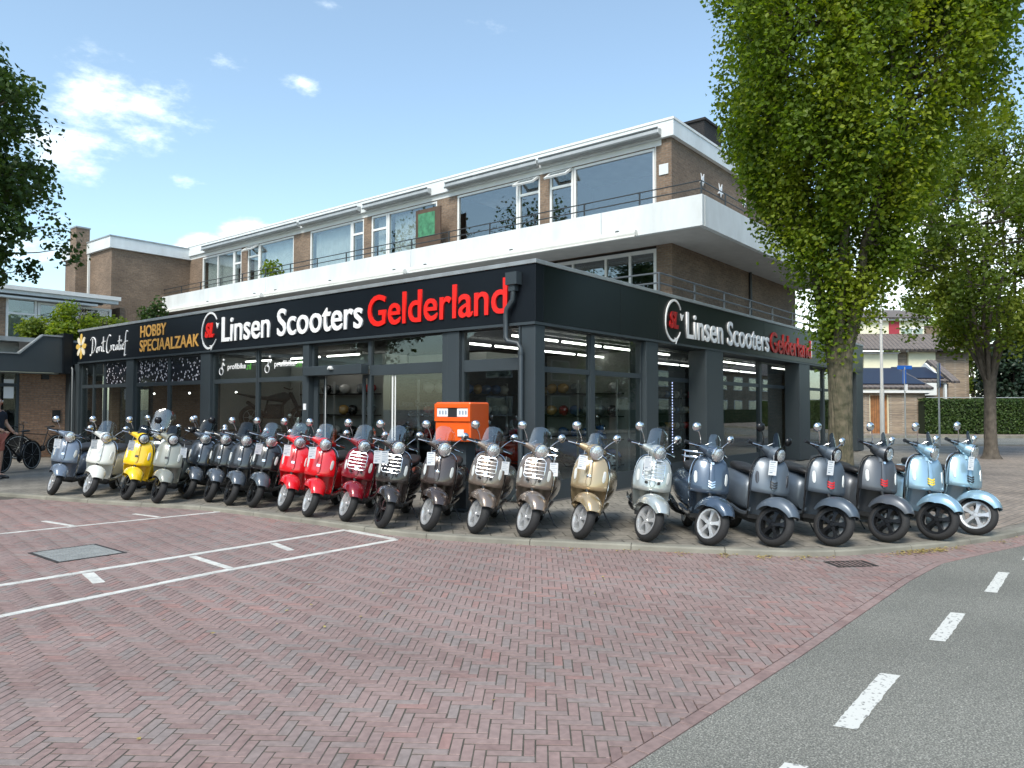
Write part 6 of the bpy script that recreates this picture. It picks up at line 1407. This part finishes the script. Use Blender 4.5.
# ------------------------------------------------------------------ the other side of the street (behind the photographer, mirrored in the glass)
def row_house(x0, x1, y0, y1, z1, lab, grp):
    cx, cy_ = (x0+x1)/2, (y0+y1)/2; r_ = thing('row_house', lab, 'house', (cx, cy_, 0), group=grp); b = lambda mb, nm, mt: pb(mb, nm, mt, r_)
    b(MB().box((x0, y0, 0), (x1, y1, z1)), 'wall', M['brick_light']); 
    return r_, b
r_, b = row_house(2, 90, -32, -24, 5.6, 'long brick house row across the road, seen only mirrored in the side windows', 'houses across the road')
mb = MB(); mb.extrude([(1.7, -23.6, 5.5), (1.7, -28, 8.6), (1.7, -32.4, 5.5)], (88.6, 0, 0)); b(mb, 'roof', M['roof_tile'])
for k in range(19):
    for z in (1.0, 3.6): f = b(MB().box((3.2+k*4.4, -23.995, z), (5.6+k*4.4, -23.93, z+1.5)), 'window', M['white_trim']); MB().box((3.3+k*4.4, -23.928, z+.1), (5.5+k*4.4, -23.92, z+1.4)).build('pane', M['glass_house'], f, smooth=False)
r_, b = row_house(-44, -34, -10, 34, 6.2, 'brick row across the square, mirrored in the long front', 'houses across the road')
mb = MB(); mb.extrude([(-33.6, -10.3, 6.1), (-39, -10.3, 9.2), (-44.4, -10.3, 6.1)], (0, 44.6, 0)); b(mb, 'roof', M['roof_tile'])
for k in range(8):
    for z in (1.0, 3.9): f = b(MB().box((-33.99, -7+k*5, z), (-33.93, -4.4+k*5, z+1.5)), 'window', M['white_trim']); MB().box((-33.92, -6.9+k*5, z+.1), (-33.91, -4.5+k*5, z+1.4)).build('pane', M['glass_house'], f, smooth=False)
def car(loc, head, lab, colr):
    t = thing('parked_car', lab, 'car', loc, (0, 0, R(head)), 'cars parked across the road')
    secs = [(-2.1, .72, .45, .80), (-2.0, .82, .32, .92), (-1.2, .87, .28, .98), (0, .88, .26, .98), (1.2, .87, .28, .95), (1.9, .82, .32, .82), (2.1, .70, .42, .66)]
    MB().loft([sup(hw, zb, zt, x, 20, 4) for x, hw, zb, zt in secs]).build('body', colr, t)
    MB().loft([sup(hw, .94, zt, x, 20, 3.5) for x, hw, zt in ((-1.75, .6, .98), (-1.3, .72, 1.38), (-.6, .74, 1.46), (.3, .73, 1.42), (1.1, .66, .98))]).build('windows', M['smoke_lens'], t)
    MB().loft([sup(hw, zt-.04, zt+.02, x, 16, 4) for x, hw, zt in ((-1.3, .62, 1.39), (-.6, .66, 1.465), (.2, .64, 1.43))]).build('roof', colr, t)
    for x in (-1.3, 1.3):
        for s in (-1, 1): w_ = MB().lathe([(.2, -.1), (.31, -.1), (.32, 0), (.31, .1), (.2, .1), (.2, -.1)], (x, s*.80, .32), 'Y', 24).build('wheel', M['rubber'], t); MB().lathe([(.001, -.08), (.2, -.09), (.2, .09), (.001, .08)], (x, s*.80, .32), 'Y', 16).build('rim', M['alu'], w_)
    for s in (-1, 1): MB().ball((2.02, s*.58, .68), .11, n=10, m_=6).build('headlight', M['lens'], t)
car((10.5, -17.8, 0), 182, 'silver car parked across the road, mirrored in the side windows', pc['silver']); car((-17, 11, 0), 85, 'white car mirrored in the long front beside the post box', pc['white']); car((-17.5, 4.5, 0), 92, 'dark car mirrored in the long front', pc['black'])
for k, (x, y, lb, hk) in enumerate(((20.5, -20.0, 'tree across the road mirrored in the side windows', 1), (36, -20.0, 'farther tree across the road mirrored in the side windows', 1), (-18, 27, 'tall tree across the square mirrored in the upper windows', 1.75), (-20, 40, 'farther tall tree across the square mirrored in the upper windows', 1.9), (-21, 11, 'nearer tall tree across the square mirrored in the upper windows', 1.5))):
    tree('street_tree', lb, (x, y, 0), .22, [(2.6*hk, .8*hk), (4.0*hk, 2.2*hk), (6.0*hk, 2.8*hk), (8.0*hk, 2.2*hk), (9.6*hk, .8*hk)], int(90*hk), 80, .26, M['leaf_dark'], M['bark2'], 60+k, fork_z=2.2*hk, crad=.7*hk, twigs=False, group='trees across the road')
hd = thing('clipped_hedge', 'clipped hedge across the road mirrored in the side windows', 'hedge', (30, -21.5, 0)); mb = MB(); mb.box((-22, -.4, 0), (40, .4, 1.5)); mb.build('foliage', M['hedge_far'], hd, smooth=False)
MB().add([(-60, -60, .06), (60, -60, .06), (60, -16.6, .06), (-60, -16.6, .06)], [(0, 1, 2, 3)]).build('far_pavement', M['pavement'], kind='structure', smooth=False)
